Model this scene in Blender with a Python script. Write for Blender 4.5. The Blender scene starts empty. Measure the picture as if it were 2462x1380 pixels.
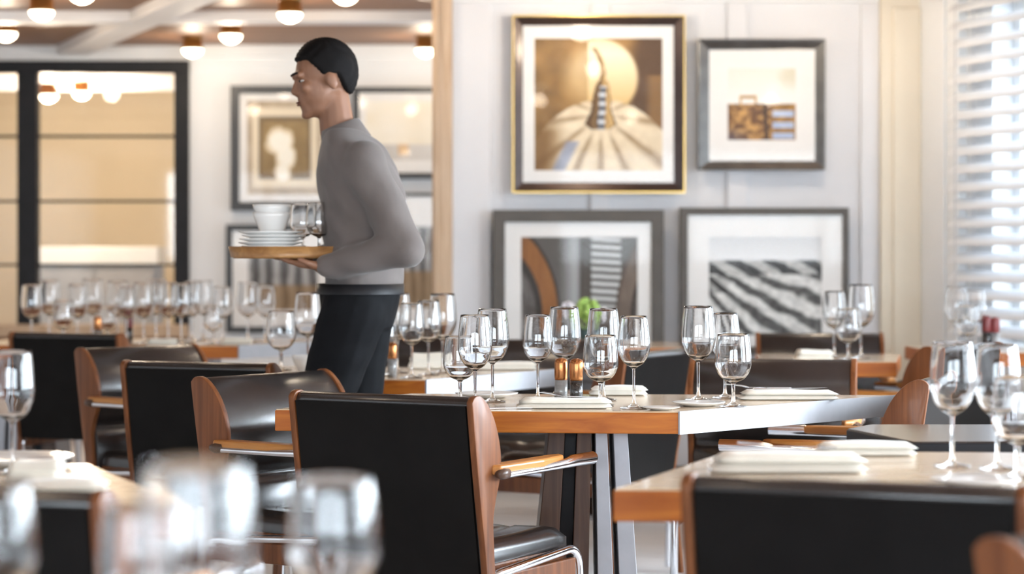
import bpy, bmesh, math, random
from mathutils import Vector, Matrix
random.seed(7)
SC = bpy.context.scene
COL = SC.collection
# ------------------------------------------------------------------ camera
F = 5600.0            # focal length in pixels of the 2462 x 1380 frame
CAMZ = 1.17           # camera height
HOR = 600.0           # pixel row of the horizon
cd = bpy.data.cameras.new('camera'); cam = bpy.data.objects.new('camera', cd); COL.objects.link(cam)
cd.sensor_width = 36.0; cd.lens = F / 2462 * 36.0
cam.location = (0, 0, CAMZ); cam.rotation_euler = (math.pi / 2, 0, 0)
cd.shift_y = (HOR - 690.0) / 2462.0
cd.clip_start = 0.05; cd.clip_end = 200
cd.dof.use_dof = True; cd.dof.focus_distance = 6.05; cd.dof.aperture_fstop = 2.7
SC.camera = cam
# ------------------------------------------------------------------ world, light, exposure
w = bpy.data.worlds.new('world'); SC.world = w; w.use_nodes = True
bg = w.node_tree.nodes['Background']; bg.inputs[0].default_value = (0.80, 0.90, 1.0, 1); bg.inputs[1].default_value = 1.25
SC.view_settings.view_transform = 'Standard'; SC.view_settings.look = 'None'
SC.view_settings.exposure = 0.85; SC.view_settings.gamma = 1.0; SC.view_settings.use_curve_mapping = False
SC.cycles.use_denoising = True
SC.cycles.max_bounces = 10; SC.cycles.transmission_bounces = 10; SC.cycles.transparent_max_bounces = 12
SC.cycles.use_adaptive_sampling = True; SC.cycles.adaptive_threshold = 0.12; SC.cycles.adaptive_min_samples = 16
SC.cycles.diffuse_bounces = 3; SC.cycles.glossy_bounces = 3
SC.cycles.sample_clamp_indirect = 6.0
SC.cycles.blur_glossy = 0.5

def X_at(px, Z): return (px - 1231.0) / F * Z
def Z_at(py, h): return F * (CAMZ - h) / (py - HOR)
def H_at(py, Z): return CAMZ - (py - HOR) / F * Z
TH = 0.75   # table height
# window wall runs along the axis of the room, 21 degrees off the camera axis
WC = Vector((1.993, 11.3)); WU = Vector((0.355, -0.935)).normalized(); WN = Vector((-WU.y, WU.x)) * -1.0
if WN.x > 0: WN = -WN          # points into the room
def wpt(t, off=0.0, z=0.0):
    p = WC + WU * t + WN * off
    return (p.x, p.y, z)
def area_light(name, loc, direction, sx, sy, power, color):
    l = bpy.data.lights.new(name, 'AREA'); l.shape = 'RECTANGLE'; l.size = sx; l.size_y = sy
    l.energy = power; l.color = color
    o = bpy.data.objects.new(name, l); COL.objects.link(o); o.location = loc
    o.rotation_euler = Vector(direction).to_track_quat('-Z', 'Y').to_euler()
    return o
WINS = [(0.62, 2.9), (3.4, 5.9), (6.4, 8.9), (9.4, 11.9)]
for a, b in WINS:     # daylight standing outside each window
    area_light('daylight_fill', wpt((a + b) / 2, -0.75, 1.75), (WN.x, WN.y, -0.25), b - a + 0.6, 2.0, 330 if a > 1 else 28, (0.80, 0.90, 1.0))
for fx in (-2.75, 2.75): # frontal fill light for the unseen street windows added behind the camera
    area_light('daylight_fill', (fx, -4.9, 1.9), (0, 1, -0.2), 4.6, 1.8, 260, (0.80, 0.90, 1.0))

# ------------------------------------------------------------------ materials
def new_mat(name):
    m = bpy.data.materials.new(name); m.use_nodes = True
    nt = m.node_tree; b = nt.nodes['Principled BSDF']
    return m, nt, b
def plain(name, col, rough=0.5, metal=0.0, coat=0.0, var=0.06, scale=12.0, bump=0.0, spec=0.5, sheen=0.0):
    m, nt, b = new_mat(name)
    tc = nt.nodes.new('ShaderNodeTexCoord'); n = nt.nodes.new('ShaderNodeTexNoise'); n.inputs['Scale'].default_value = scale
    n.inputs['Detail'].default_value = 4
    nt.links.new(tc.outputs['Object'], n.inputs['Vector'])
    r = nt.nodes.new('ShaderNodeValToRGB')
    r.color_ramp.elements[0].position = 0.3; r.color_ramp.elements[1].position = 0.7
    r.color_ramp.elements[0].color = tuple(c * (1 - var) for c in col) + (1,)
    r.color_ramp.elements[1].color = tuple(min(1, c * (1 + var)) for c in col) + (1,)
    nt.links.new(n.outputs['Fac'], r.inputs['Fac']); nt.links.new(r.outputs['Color'], b.inputs['Base Color'])
    b.inputs['Roughness'].default_value = rough; b.inputs['Metallic'].default_value = metal
    b.inputs['Coat Weight'].default_value = coat; b.inputs['Coat Roughness'].default_value = 0.12
    b.inputs['Specular IOR Level'].default_value = spec; b.inputs['Sheen Weight'].default_value = sheen
    if bump:
        bp = nt.nodes.new('ShaderNodeBump'); bp.inputs['Strength'].default_value = bump; bp.inputs['Distance'].default_value = 0.002
        n2 = nt.nodes.new('ShaderNodeTexNoise'); n2.inputs['Scale'].default_value = scale * 22
        nt.links.new(tc.outputs['Object'], n2.inputs['Vector']); nt.links.new(n2.outputs['Fac'], bp.inputs['Height'])
        nt.links.new(bp.outputs['Normal'], b.inputs['Normal'])
    return m
def wood(name, c1, c2, axis=0, rough=0.3, coat=0.3, scale=9.0, spec=0.28):
    m, nt, b = new_mat(name)
    tc = nt.nodes.new('ShaderNodeTexCoord'); mp = nt.nodes.new('ShaderNodeMapping')
    s = [scale * 3.0] * 3; s[axis] = scale * 0.16; mp.inputs['Scale'].default_value = s
    n = nt.nodes.new('ShaderNodeTexNoise'); n.inputs['Scale'].default_value = 1.6; n.inputs['Detail'].default_value = 7; n.inputs['Distortion'].default_value = 0.9
    r = nt.nodes.new('ShaderNodeValToRGB'); r.color_ramp.elements[0].position = 0.32; r.color_ramp.elements[1].position = 0.68
    r.color_ramp.elements[0].color = c1 + (1,); r.color_ramp.elements[1].color = c2 + (1,)
    nt.links.new(tc.outputs['Object'], mp.inputs['Vector']); nt.links.new(mp.outputs['Vector'], n.inputs['Vector'])
    nt.links.new(n.outputs['Fac'], r.inputs['Fac']); nt.links.new(r.outputs['Color'], b.inputs['Base Color'])
    b.inputs['Roughness'].default_value = rough; b.inputs['Specular IOR Level'].default_value = spec
    b.inputs['Coat Weight'].default_value = coat; b.inputs['Coat Roughness'].default_value = 0.10
    return m
def glassmat(name, tint=(1, 1, 1), rough=0.0):
    m, nt, b = new_mat(name); nt.nodes.remove(b)
    g = nt.nodes.new('ShaderNodeBsdfGlass'); g.inputs['Color'].default_value = tint + (1,); g.inputs['Roughness'].default_value = rough; g.inputs['IOR'].default_value = 1.48
    nt.links.new(g.outputs[0], nt.nodes['Material Output'].inputs[0])
    return m
def panemat(name, tint=(0.97, 0.98, 0.98), gloss=1.0):
    m, nt, b = new_mat(name); nt.nodes.remove(b)
    t = nt.nodes.new('ShaderNodeBsdfTransparent'); t.inputs[0].default_value = tint + (1,)
    g = nt.nodes.new('ShaderNodeBsdfGlossy'); g.inputs['Roughness'].default_value = 0.03
    fr = nt.nodes.new('ShaderNodeFresnel')
    geo = nt.nodes.new('ShaderNodeNewGeometry'); io = nt.nodes.new('ShaderNodeMapRange')   # both faces of the thin pane reflect alike
    io.inputs['To Min'].default_value = 1.45; io.inputs['To Max'].default_value = 1 / 1.45
    nt.links.new(geo.outputs['Backfacing'], io.inputs['Value']); nt.links.new(io.outputs['Result'], fr.inputs[0])
    mul = nt.nodes.new('ShaderNodeMath'); mul.operation = 'MULTIPLY'; mul.inputs[1].default_value = gloss
    mx = nt.nodes.new('ShaderNodeMixShader')
    nt.links.new(fr.outputs[0], mul.inputs[0]); nt.links.new(mul.outputs[0], mx.inputs[0]); nt.links.new(t.outputs[0], mx.inputs[1]); nt.links.new(g.outputs[0], mx.inputs[2])
    nt.links.new(mx.outputs[0], nt.nodes['Material Output'].inputs[0])
    return m
def emit(name, col, s):
    m, nt, b = new_mat(name)
    b.inputs['Base Color'].default_value = col + (1,); b.inputs['Emission Color'].default_value = col + (1,); b.inputs['Emission Strength'].default_value = s
    return m
def printmat(name):
    m, nt, b = new_mat(name)
    a = nt.nodes.new('ShaderNodeAttribute'); a.attribute_name = 'ink'
    nt.links.new(a.outputs['Color'], b.inputs['Base Color']); b.inputs['Roughness'].default_value = 0.55
    return m
M = {
 'wall': plain('wall_paint', (0.72, 0.72, 0.74), 0.55, var=0.015, scale=3),
 'wall_cream': plain('cream_tone', (0.74, 0.66, 0.53), 0.5, var=0.02, scale=3),  # cream tone of the corner pilaster
 'wall_white': plain('white_paint', (0.82, 0.83, 0.84), 0.5, var=0.015, scale=3),
 'tan': wood('tan_casing_wood', (0.48, 0.33, 0.21), (0.62, 0.46, 0.32), 2, 0.45, 0.1),
 'ceil': wood('ceiling_wood', (0.20, 0.095, 0.055), (0.29, 0.155, 0.09), 0, 0.5, 0.05, 3.0),
 'beam': plain('beam_paint', (0.80, 0.77, 0.76), 0.5, var=0.015, scale=3),
 'floor': plain('floor_stone', (0.84, 0.84, 0.85), 0.3, var=0.05, scale=2.5),
 'black': plain('black_steel', (0.010, 0.010, 0.012), 0.5, var=0.2, spec=0.25),
 'leather': plain('black_leather', (0.0065, 0.0058, 0.0054), 0.38, var=0.25, scale=9, bump=0.05, spec=0.14),
 'leather_seat': plain('brown_black_leather', (0.022, 0.018, 0.017), 0.24, var=0.25, scale=9, bump=0.06, spec=0.9),
 'walnut': wood('walnut', (0.115, 0.036, 0.011), (0.24, 0.084, 0.027), 2, 0.42, 0.08),
 'walnut_arm': wood('oak_arm', (0.44, 0.17, 0.04), (0.62, 0.28, 0.075), 1, 0.36, 0.15),
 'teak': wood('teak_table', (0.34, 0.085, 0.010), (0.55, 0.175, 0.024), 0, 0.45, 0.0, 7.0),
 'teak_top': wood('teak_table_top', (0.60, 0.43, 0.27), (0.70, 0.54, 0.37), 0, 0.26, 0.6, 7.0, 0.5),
 'darkleg': wood('dark_leg_wood', (0.055, 0.028, 0.018), (0.10, 0.055, 0.036), 2, 0.4, 0.2),
 'steel': plain('brushed_steel', (0.46, 0.47, 0.50), 0.6, 0.45, var=0.05, scale=20),
 'chrome': plain('chrome', (0.80, 0.80, 0.82), 0.12, 1.0, var=0.02),
 'darktop': plain('dark_table', (0.03, 0.027, 0.025), 0.16, 0.0, coat=0.6, var=0.2, scale=6),
 'glass': glassmat('clear_glass'),
 'pane': panemat('window_pane'),
 'picglass': panemat('picture_glass', (0.99, 0.99, 0.99), 0.18),
 'napkin': plain('cream_linen', (0.86, 0.81, 0.70), 0.85, var=0.04, scale=20, bump=0.2, sheen=0.3),
 'porcelain': plain('white_porcelain', (0.88, 0.87, 0.84), 0.15, coat=0.5, var=0.01),
 'mat': plain('mat_board', (0.86, 0.85, 0.83), 0.8, var=0.01),
 'bronze': plain('bronze_frame', (0.30, 0.20, 0.085), 0.30, 0.85, var=0.12, scale=14),
 'darkbronze': plain('dark_bronze_frame', (0.06, 0.04, 0.035), 0.28, 0.5, coat=0.4, var=0.15, scale=14),
 'pewter': plain('pewter_frame', (0.15, 0.145, 0.14), 0.30, 0.8, var=0.15, scale=14),
 'greyframe': plain('grey_brown_frame', (0.085, 0.074, 0.063), 0.5, var=0.1),
 'gold': plain('gold_edge', (0.75, 0.50, 0.16), 0.3, 0.9, var=0.05),
 'blackframe': plain('black_frame', (0.03, 0.03, 0.032), 0.4, var=0.1),
 'slat': plain('white_slat', (0.78, 0.80, 0.84), 0.4, var=0.01),
 'cord': plain('grey_cord', (0.45, 0.46, 0.5), 0.7),
 'brass': plain('aged_brass', (0.42, 0.25, 0.09), 0.28, 0.9, var=0.15),
 'dome': emit('lit_glass_dome', (1.0, 0.86, 0.64), 5.0),
 'copper': plain('copper_lid', (0.50, 0.20, 0.07), 0.25, 0.8, var=0.1),
 'salt': plain('white_salt', (0.80, 0.79, 0.78), 0.8, var=0.1, scale=90),
 'pepper': plain('black_pepper', (0.10, 0.09, 0.085), 0.8, var=0.8, scale=160),
 'skin': plain('skin', (0.24, 0.112, 0.062), 0.5, var=0.08, scale=14),
 'hair': plain('black_hair', (0.006, 0.005, 0.005), 0.7, spec=0.15, var=0.3, scale=60, bump=0.5),
 'shirt': plain('grey_shirt', (0.135, 0.114, 0.105), 0.85, var=0.05, scale=9, bump=0.15, sheen=0.2),
 'trousers': plain('black_trousers', (0.006, 0.0065, 0.008), 0.8, spec=0.15, var=0.2, scale=20, bump=0.1),
 'eyewhite': plain('eye_white', (0.50, 0.46, 0.42), 0.2, var=0.01),
 'iris': plain('dark_iris', (0.02, 0.012, 0.008), 0.2),
 'lip': plain('lip', (0.20, 0.085, 0.058), 0.45),
 'tray': wood('tray_wood', (0.30, 0.14, 0.05), (0.48, 0.25, 0.09), 0, 0.35, 0.2),
 'green': plain('green_flower', (0.36, 0.55, 0.13), 0.7, var=0.35, scale=60),
 'whiteflower': plain('white_flower', (0.80, 0.78, 0.84), 0.7, var=0.1, scale=60),
 'pot': plain('teal_pot', (0.03, 0.07, 0.07), 0.25, coat=0.4),
 'beige': plain('beige_wall', (0.70, 0.56, 0.38), 0.8, var=0.04, scale=2.0),
 'grey': plain('grey_cabinet', (0.40, 0.40, 0.41), 0.6, var=0.08, scale=5),
 'print': printmat('printed_photo'),
 'maroon': plain('maroon_lid', (0.20, 0.03, 0.03), 0.3),
}
# ------------------------------------------------------------------ mesh helpers
def mk(name, verts, faces, smooth=False):
    me = bpy.data.meshes.new(name); me.from_pydata([tuple(v) for v in verts], [], faces); me.validate(); me.update()
    bm = bmesh.new(); bm.from_mesh(me); bmesh.ops.recalc_face_normals(bm, faces=bm.faces); bm.to_mesh(me); bm.free()
    if smooth:
        for p in me.polygons: p.use_smooth = True
    return me
def setmat(me, mat):
    me.materials.clear(); me.materials.append(M[mat] if isinstance(mat, str) else mat); return me
def ob(name, me, mat=None, parent=None, loc=None, rot=None, scale=None):
    if mat is not None and len(me.materials) == 0: setmat(me, mat)
    o = bpy.data.objects.new(name, me); COL.objects.link(o)
    if parent is not None: o.parent = parent
    if loc is not None: o.location = loc
    if rot is not None: o.rotation_euler = rot
    if scale is not None: o.scale = (scale,) * 3 if isinstance(scale, (int, float)) else scale
    return o
def empty(name, loc=(0, 0, 0), rz=0.0, scale=None):
    o = bpy.data.objects.new(name, None); COL.objects.link(o); o.location = loc; o.rotation_euler = (0, 0, rz)
    o.empty_display_size = 0.1
    if scale is not None: o.scale = (scale,) * 3
    return o
def tag(o, label, cat, group=None):
    o['label'] = label; o['category'] = cat
    if group: o['group'] = group
    return o
def struct(o, label=None):
    o['kind'] = 'structure'
    if label: o['label'] = label
    return o
def box(x0, x1, y0, y1, z0, z1, bevel=0.0, seg=2):
    v = [(x, y, z) for x in (x0, x1) for y in (y0, y1) for z in (z0, z1)]
    f = [(0, 1, 3, 2), (4, 6, 7, 5), (0, 4, 5, 1), (2, 3, 7, 6), (0, 2, 6, 4), (1, 5, 7, 3)]
    me = mk('box', v, f)
    return bev(me, bevel, seg) if bevel else me
def bev(me, width, seg=2, angle=0.5):
    bm = bmesh.new(); bm.from_mesh(me)
    es = [e for e in bm.edges if len(e.link_faces) == 2 and e.calc_face_angle(0) > angle]
    bmesh.ops.bevel(bm, geom=es, offset=width, segments=seg, affect='EDGES', profile=0.5, clamp_overlap=True)
    bm.to_mesh(me); bm.free()
    return me
def prism(poly, a0, a1, axis='z', bevel=0.0, seg=2, smooth=False):
    """poly: 2D points; extruded along axis. z:(x,y) x:(y,z) y:(x,z)"""
    def P(p, a):
        return {'z': (p[0], p[1], a), 'x': (a, p[0], p[1]), 'y': (p[0], a, p[1])}[axis]
    n = len(poly)
    v = [P(p, a0) for p in poly] + [P(p, a1) for p in poly]
    f = [tuple(range(n)), tuple(range(2 * n - 1, n - 1, -1))] + [(i, (i + 1) % n, n + (i + 1) % n, n + i) for i in range(n)]
    me = mk('prism', v, f)
    if bevel: bev(me, bevel, seg)
    if smooth:
        smooth_by_angle(me)
    return me
def smooth_by_angle(me, ang=0.6):
    bm = bmesh.new(); bm.from_mesh(me)
    for fc in bm.faces: fc.smooth = True
    for e in bm.edges:
        e.smooth = not (len(e.link_faces) == 2 and e.calc_face_angle(0) > ang)
    bm.to_mesh(me); bm.free(); return me
def lathe(prof, n=28, smooth=True, cap0=False, cap1=False):
    v, f = [], []
    idx = []
    for r, z in prof:
        if r < 1e-6:
            v.append((0, 0, z)); idx.append([len(v) - 1] * n)
        else:
            k = len(v); v += [(r * math.cos(2 * math.pi * i / n), r * math.sin(2 * math.pi * i / n), z) for i in range(n)]
            idx.append(list(range(k, k + n)))
    for a, b in zip(idx[:-1], idx[1:]):
        for i in range(n):
            j = (i + 1) % n
            q = [a[i], a[j], b[j], b[i]]
            qq = []
            for t in q:
                if t not in qq: qq.append(t)
            if len(qq) > 2: f.append(tuple(qq))
    if cap0: f.append(tuple(reversed(idx[0])))
    if cap1: f.append(tuple(idx[-1]))
    return mk('lathe', v, f, smooth)
def tube(path, r, n=10, caps=True, radii=None):
    pts = [Vector(p) for p in path]; v, f = [], []
    up = Vector((0.13, 0.21, 0.97)).normalized()
    for i, p in enumerate(pts):
        t = (pts[min(i + 1, len(pts) - 1)] - pts[max(i - 1, 0)]).normalized()
        u = up - t * up.dot(t)
        if u.length < 0.1: u = Vector((1, 0, 0)) - t * t.x
        u.normalize(); up = u; b = t.cross(u); rr = radii[i] if radii else r
        v += [p + (u * math.cos(2 * math.pi * k / n) + b * math.sin(2 * math.pi * k / n)) * rr for k in range(n)]
    for i in range(len(pts) - 1):
        for k in range(n):
            j = (k + 1) % n
            f.append((i * n + k, i * n + j, (i + 1) * n + j, (i + 1) * n + k))
    if caps:
        f.append(tuple(range(n - 1, -1, -1))); f.append(tuple(range((len(pts) - 1) * n, len(pts) * n)))
    me = mk('tube', v, f); return smooth_by_angle(me, 0.9)
def arc_path(pts, rad, seg=5):
    """round the corners of a polyline"""
    P = [Vector(p) for p in pts]; out = [P[0]]
    for i in range(1, len(P) - 1):
        a = (P[i - 1] - P[i]); b = (P[i + 1] - P[i])
        r = min(rad, a.length * .49, b.length * .49)
        s, e = P[i] + a.normalized() * r, P[i] + b.normalized() * r
        for k in range(seg + 1):
            t = k / seg
            out.append(s * (1 - t) ** 2 + P[i] * 2 * t * (1 - t) + e * t * t)
    out.append(P[-1]); return out
def merge(*mes):
    bm = bmesh.new()
    for m in mes: bm.from_mesh(m)
    me = bpy.data.meshes.new('merged'); bm.to_mesh(me); bm.free(); return me
def place(me, mat4):
    me.transform(mat4); return me
ORD = ['first', 'second', 'third', 'fourth', 'fifth', 'sixth', 'seventh', 'eighth', 'ninth', 'tenth', 'eleventh', 'twelfth', 'thirteenth', 'fourteenth', 'fifteenth', 'sixteenth', 'seventeenth', 'eighteenth']

# ================================================================== ROOM
ZC = 2.457                    # ceiling
YW, YF = 11.3, 14.7           # picture wall, far wall
XE = X_at(1040, YW)           # free end of the picture wall
ROOM = [(-6, -4.1), (wpt(16.6, -0.3)[0], -4.1), wpt(16.3, -0.3)[:2], wpt(-0.2, -0.3)[:2], (wpt(-0.2, -0.3)[0], 19.5), (-6, 19.5)]
struct(ob('floor', prism(ROOM, -0.1, 0), 'floor'), 'pale stone floor')
ceil = struct(ob('ceiling', prism(ROOM, ZC, ZC + 0.1), 'ceil'), 'brown timber ceiling with white beams')
BZ = 2.40
for k in range(7):            # beams across
    y = 12.55 - k * 2.15
    ob('beam', box(-5.9, (XE + 0.1 if y > YW else 1.993 + 0.38 * (YW - y - 0.25)), y, y + 0.21, BZ, ZC + 0.02, 0.006), 'beam', ceil)
for k in range(-1, 5):        # beams along the axis of the room
    xo = k * 2.35
    pts = []
    for y in (YF - 0.01, -3.0):
        x = -2.06 + xo - 0.38 * (y - 12.55); pts.append((x, y))
    poly = [(pts[0][0], pts[0][1]), (pts[0][0] + 0.2, pts[0][1]), (pts[1][0] + 0.2, pts[1][1]), (pts[1][0], pts[1][1])]
    if k in (-1, 0):
        ob('beam', prism(poly, BZ - 0.004, ZC + 0.02, 'z', 0.006), 'beam', ceil)
    else:                     # right of the picture wall: stop short of it
        y = YW - 0.05; x = -2.06 + xo - 0.38 * (y - 12.55)
        poly = [(x, y), (x + 0.2, y), (pts[1][0] + 0.2, pts[1][1]), (pts[1][0], pts[1][1])]
        ob('beam', prism(poly, BZ - 0.004, ZC + 0.02, 'z', 0.006), 'beam', ceil)
# picture wall
wb = struct(ob('wall_back', box(XE + 0.05, 2.35, YW, YW + 0.15, 0, ZC), 'wall'), 'pale grey panelled wall behind the framed pictures')
def wallstrip(name, px0, px1, z0, z1, depth, mat, y=YW, parent=wb):
    return ob(name, box(X_at(px0, y), X_at(px1, y), y - depth, y + 0.01, z0, z1, 0.004), mat, parent)
wallstrip('panel_stile', 1420, 1467, 0, ZC - 0.09, 0.022, 'wall')
wallstrip('panel_stile', 1748, 1796, 0, ZC - 0.09, 0.022, 'wall')
wallstrip('panel_stile', 2068, 2112, 0, ZC - 0.09, 0.03, 'wall')
wallstrip('panel_stile', 1088, 1180, 0, ZC - 0.09, 0.03, 'wall')
wallstrip('top_rail', 1088, 2112, ZC - 0.09, ZC, 0.035, 'wall_white')
struct(ob('trim_1', box(XE - 0.0, X_at(1088, YW), YW - 0.05, YW + 0.22, 0, ZC, 0.006), 'tan'), 'tan wooden casing at the free end of the picture wall')
ob('casing_bead', box(XE + 0.012, XE + 0.03, YW - 0.062, YW - 0.045, 0, ZC, 0.004), 'tan', bpy.data.objects['trim_1'])
t2 = struct(ob('trim_2', box(X_at(2112, YW), X_at(2222, YW), YW - 0.07, YW + 0.02, 0, ZC, 0.006), 'wall_cream'), 'cream corner pilaster beside the window')
ob('pilaster_panel', box(X_at(2140, YW), X_at(2208, YW), YW - 0.085, YW - 0.06, 0.12, ZC - 0.12, 0.008), 'wall_cream', t2)
ob('foot_strip_back', box(X_at(1090, YW), 1.95, YW - 0.02, YW + 0.01, 0, 0.12, 0.004), 'black'); struct(bpy.data.objects['foot_strip_back'], 'dark strip along the foot of the picture wall')  # dark strip at floor level along the wall
# far wall with the glazed partition
GX0, GX1 = -5.4, X_at(456, YF)
GZ1, GZ0 = H_at(147, YF), 0.65
wf = struct(ob('wall_far', box(GX1, 1.0, YF, YF + 0.15, 0, ZC), 'wall_white'), 'white far wall with framed pictures')
wo = struct(ob('wall_far_upper', box(-6, GX1, YF, YF + 0.15, GZ1, ZC), 'wall_white'), 'white wall above the black glazed partition')
wu = struct(ob('wall_far_lower', box(-6, GX1, YF, YF + 0.15, 0, GZ0), 'walnut'), 'brown wooden wall below the black glazed partition')
for i, (z0, z1, d) in enumerate([(2.385, ZC, 0.07), (2.34, 2.385, 0.045), (2.30, 2.34, 0.02)]):
    ob('cornice_step', box(GX1 + 0.02, 0.9, YF - d, YF + 0.01, z0, z1, 0.004), 'wall_white', wf)
win = struct(empty('window_1', ((GX0 + GX1) / 2, YF, 0)), 'black steel glazed partition in the far wall')
def wchild(name, me, mat): 
    me.transform(Matrix.Translation((-(GX0 + GX1) / 2, -YF, 0))); return ob(name, me, mat, win)
fy0, fy1 = YF - 0.05, YF + 0.06
wchild('frame_head', box(GX0, GX1, fy0, fy1, H_at(176, YF), GZ1, 0.004), 'black')
wchild('frame_jamb', box(X_at(421, YF), GX1, fy0, fy1, GZ0, H_at(176, YF), 0.004), 'black')
wchild('frame_sill', box(GX0, GX1, fy0 - 0.03, fy1, GZ0 - 0.03, GZ0 + 0.05, 0.004), 'tan')
cols = [(X_at(92, YF), X_at(421, YF))]
bay = X_at(421, YF) - X_at(92, YF); mul = X_at(92, YF) - X_at(45, YF)
wchild('mullion', box(cols[0][0] - mul, cols[0][0], fy0, fy1, GZ0, H_at(176, YF), 0.004), 'black')
x = cols[0][0] - mul
while x - bay > GX0:
    cols.append((x - bay, x)); wchild('mullion', box(x - bay - mul, x - bay, fy0, fy1, GZ0, H_at(176, YF), 0.004), 'black'); x -= bay + mul
rows = [H_at(176, YF), H_at(328, YF), H_at(484, YF), H_at(637, YF), GZ0 + 0.05]
for c0, c1 in cols:
    for r in rows[1:-1]:
        wchild('glazing_bar', box(c0, c1, YF - 0.02, YF + 0.03, r - 0.008, r + 0.008), 'black')
    for ra, rb in zip(rows[:-1], rows[1:]):
        wchild('pane', box(c0, c1, YF - 0.003, YF + 0.003, rb, ra), 'pane')
# room behind the partition
struct(ob('wall_room_beyond', box(-6, 1.0, 18.2, 18.35, 0, 2.7), 'beige'), 'warm beige wall seen through the glazed partition')
hb = ob('bulkhead', box(-6, GX1 + 0.3, 16.6, 16.8, 2.31, ZC, 0.01), 'beam', ceil)
cb = empty('sideboard', (X_at(240, 17.0), 17.0, 0)); tag(cb, 'grey sideboard with white top seen through the glazed partition', 'sideboard')
ob('body', box(-0.44, 0.44, -0.2, 0.2, 0, 1.06, 0.01), 'grey', cb); ob('worktop', box(-0.46, 0.46, -0.23, 0.22, 1.06, 1.19, 0.01), 'porcelain', cb)
ob('door', box(-0.42, -0.01, -0.215, -0.2, 0.08, 1.03, 0.005), 'grey', cb); ob('door', box(0.01, 0.42, -0.215, -0.2, 0.08, 1.03, 0.005), 'grey', cb)
# left side wall, added far out of the frame to hold back flat light
struct(ob('wall_left_added', box(-6.1, -5.95, -4, 19.5, 0, ZC), 'wall_white'), 'white side wall added out of view to hold back flat light')
wfr = struct(ob('wall_front_added', box(-6, 8, -4.1, -3.95, 0, 0.85), 'walnut'), 'dark timber wall added behind the camera to shut out sky light')  # unseen wall added so the bright world does not light the room from behind
ob('lintel', box(-6, 8, -4.1, -3.95, 2.33, ZC), 'walnut', wfr)
for x0, x1 in ((-6, -5), (-0.5, 0.5), (5, 8)): ob('pier', box(x0, x1, -4.1, -3.95, 0.85, 2.33), 'walnut', wfr)
for k, (x0, x1) in enumerate(((-5, -0.5), (0.5, 5))):  # unseen windows added to let frontal fill light through the rear wall
    wn = struct(empty('window_%d' % (6 + k), ((x0 + x1) / 2, -4.02, 0.85)), 'street window added behind the camera for fill light, ' + ('left one', 'right one')[k])
    hw = (x1 - x0) / 2
    for a in (-hw, -hw / 3 - 0.03, hw / 3 - 0.03, hw - 0.06): ob('window_frame', box(a, a + 0.06, -0.04, 0.04, 0.06, 1.42, 0.004), 'black', wn)
    for z in (0.0, 1.42): ob('window_frame', box(-hw, hw, -0.04, 0.04, z, z + 0.06, 0.004), 'black', wn)
    for a, b in ((-hw + 0.06, -hw / 3 - 0.03), (-hw / 3 + 0.03, hw / 3 - 0.03), (hw / 3 + 0.03, hw - 0.06)): ob('pane', box(a, b, -0.003, 0.003, 0.06, 1.42), 'pane', wn)
# ------------------------------------------------ window wall on the right
def wallbox(t0, t1, o0, o1, z0, z1, bevel=0.0):
    a, b, c, d = wpt(t0, o0), wpt(t1, o0), wpt(t1, o1), wpt(t0, o1)
    return prism([a[:2], b[:2], c[:2], d[:2]], z0, z1, 'z', bevel)
wr = struct(ob('wall_right', wallbox(-0.2, 16.6, -0.3, 0.0, 0, 0.72), 'wall_white'), 'white window wall on the right')
ob('lintel', wallbox(-0.2, 16.6, -0.3, 0.0, 2.33, ZC), 'wall_white', wr)
prev = -0.2
for a, b in WINS + [(16.6, 17)]:
    ob('pier', wallbox(prev, a, -0.3, 0.0, 0.72, 2.33), 'wall_white', wr); prev = b
ob('window_casing', wallbox(0.0, 0.40, 0.0, 0.05, 0, ZC, 0.006), 'wall_white', wr)
ob('window_casing', wallbox(0.12, 0.30, 0.05, 0.065, 0.1, ZC - 0.1, 0.006), 'wall_white', wr)
for i, (a, b) in enumerate(WINS):
    wn = struct(empty('window_%d' % (i + 2), wpt((a + b) / 2, -0.15, 0.72)), ['white window with slatted blind at the right edge', 'white window of the right wall nearest the blind', 'white window of the right wall beside the foreground', 'white window of the right wall behind the camera'][i])
    L = wn.location
    def wc(name, me, mat): me.transform(Matrix.Translation(-L)); return ob(name, me, mat, wn)
    wc('window_sill', wallbox(a - 0.03, b + 0.03, -0.3, 0.06, 0.70, 0.74, 0.005), 'wall_white')
    for t0, t1 in ((a, a + 0.06), (b - 0.06, b), ((a + b) / 2 - 0.03, (a + b) / 2 + 0.03)):
        wc('window_frame', wallbox(t0, t1, -0.19, -0.11, 0.74, 2.33, 0.004), 'wall_white')
    for z0, z1 in ((0.74, 0.80), (2.27, 2.33)):
        wc('window_frame', wallbox(a + 0.06, b - 0.06, -0.19, -0.11, z0, z1, 0.004), 'wall_white')
    m = (a + b) / 2
    wc('pane', wallbox(a + 0.06, m - 0.03, -0.153, -0.147, 0.80, 2.27), 'pane'); wc('pane', wallbox(m + 0.03, b - 0.06, -0.153, -0.147, 0.80, 2.27), 'pane')
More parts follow.
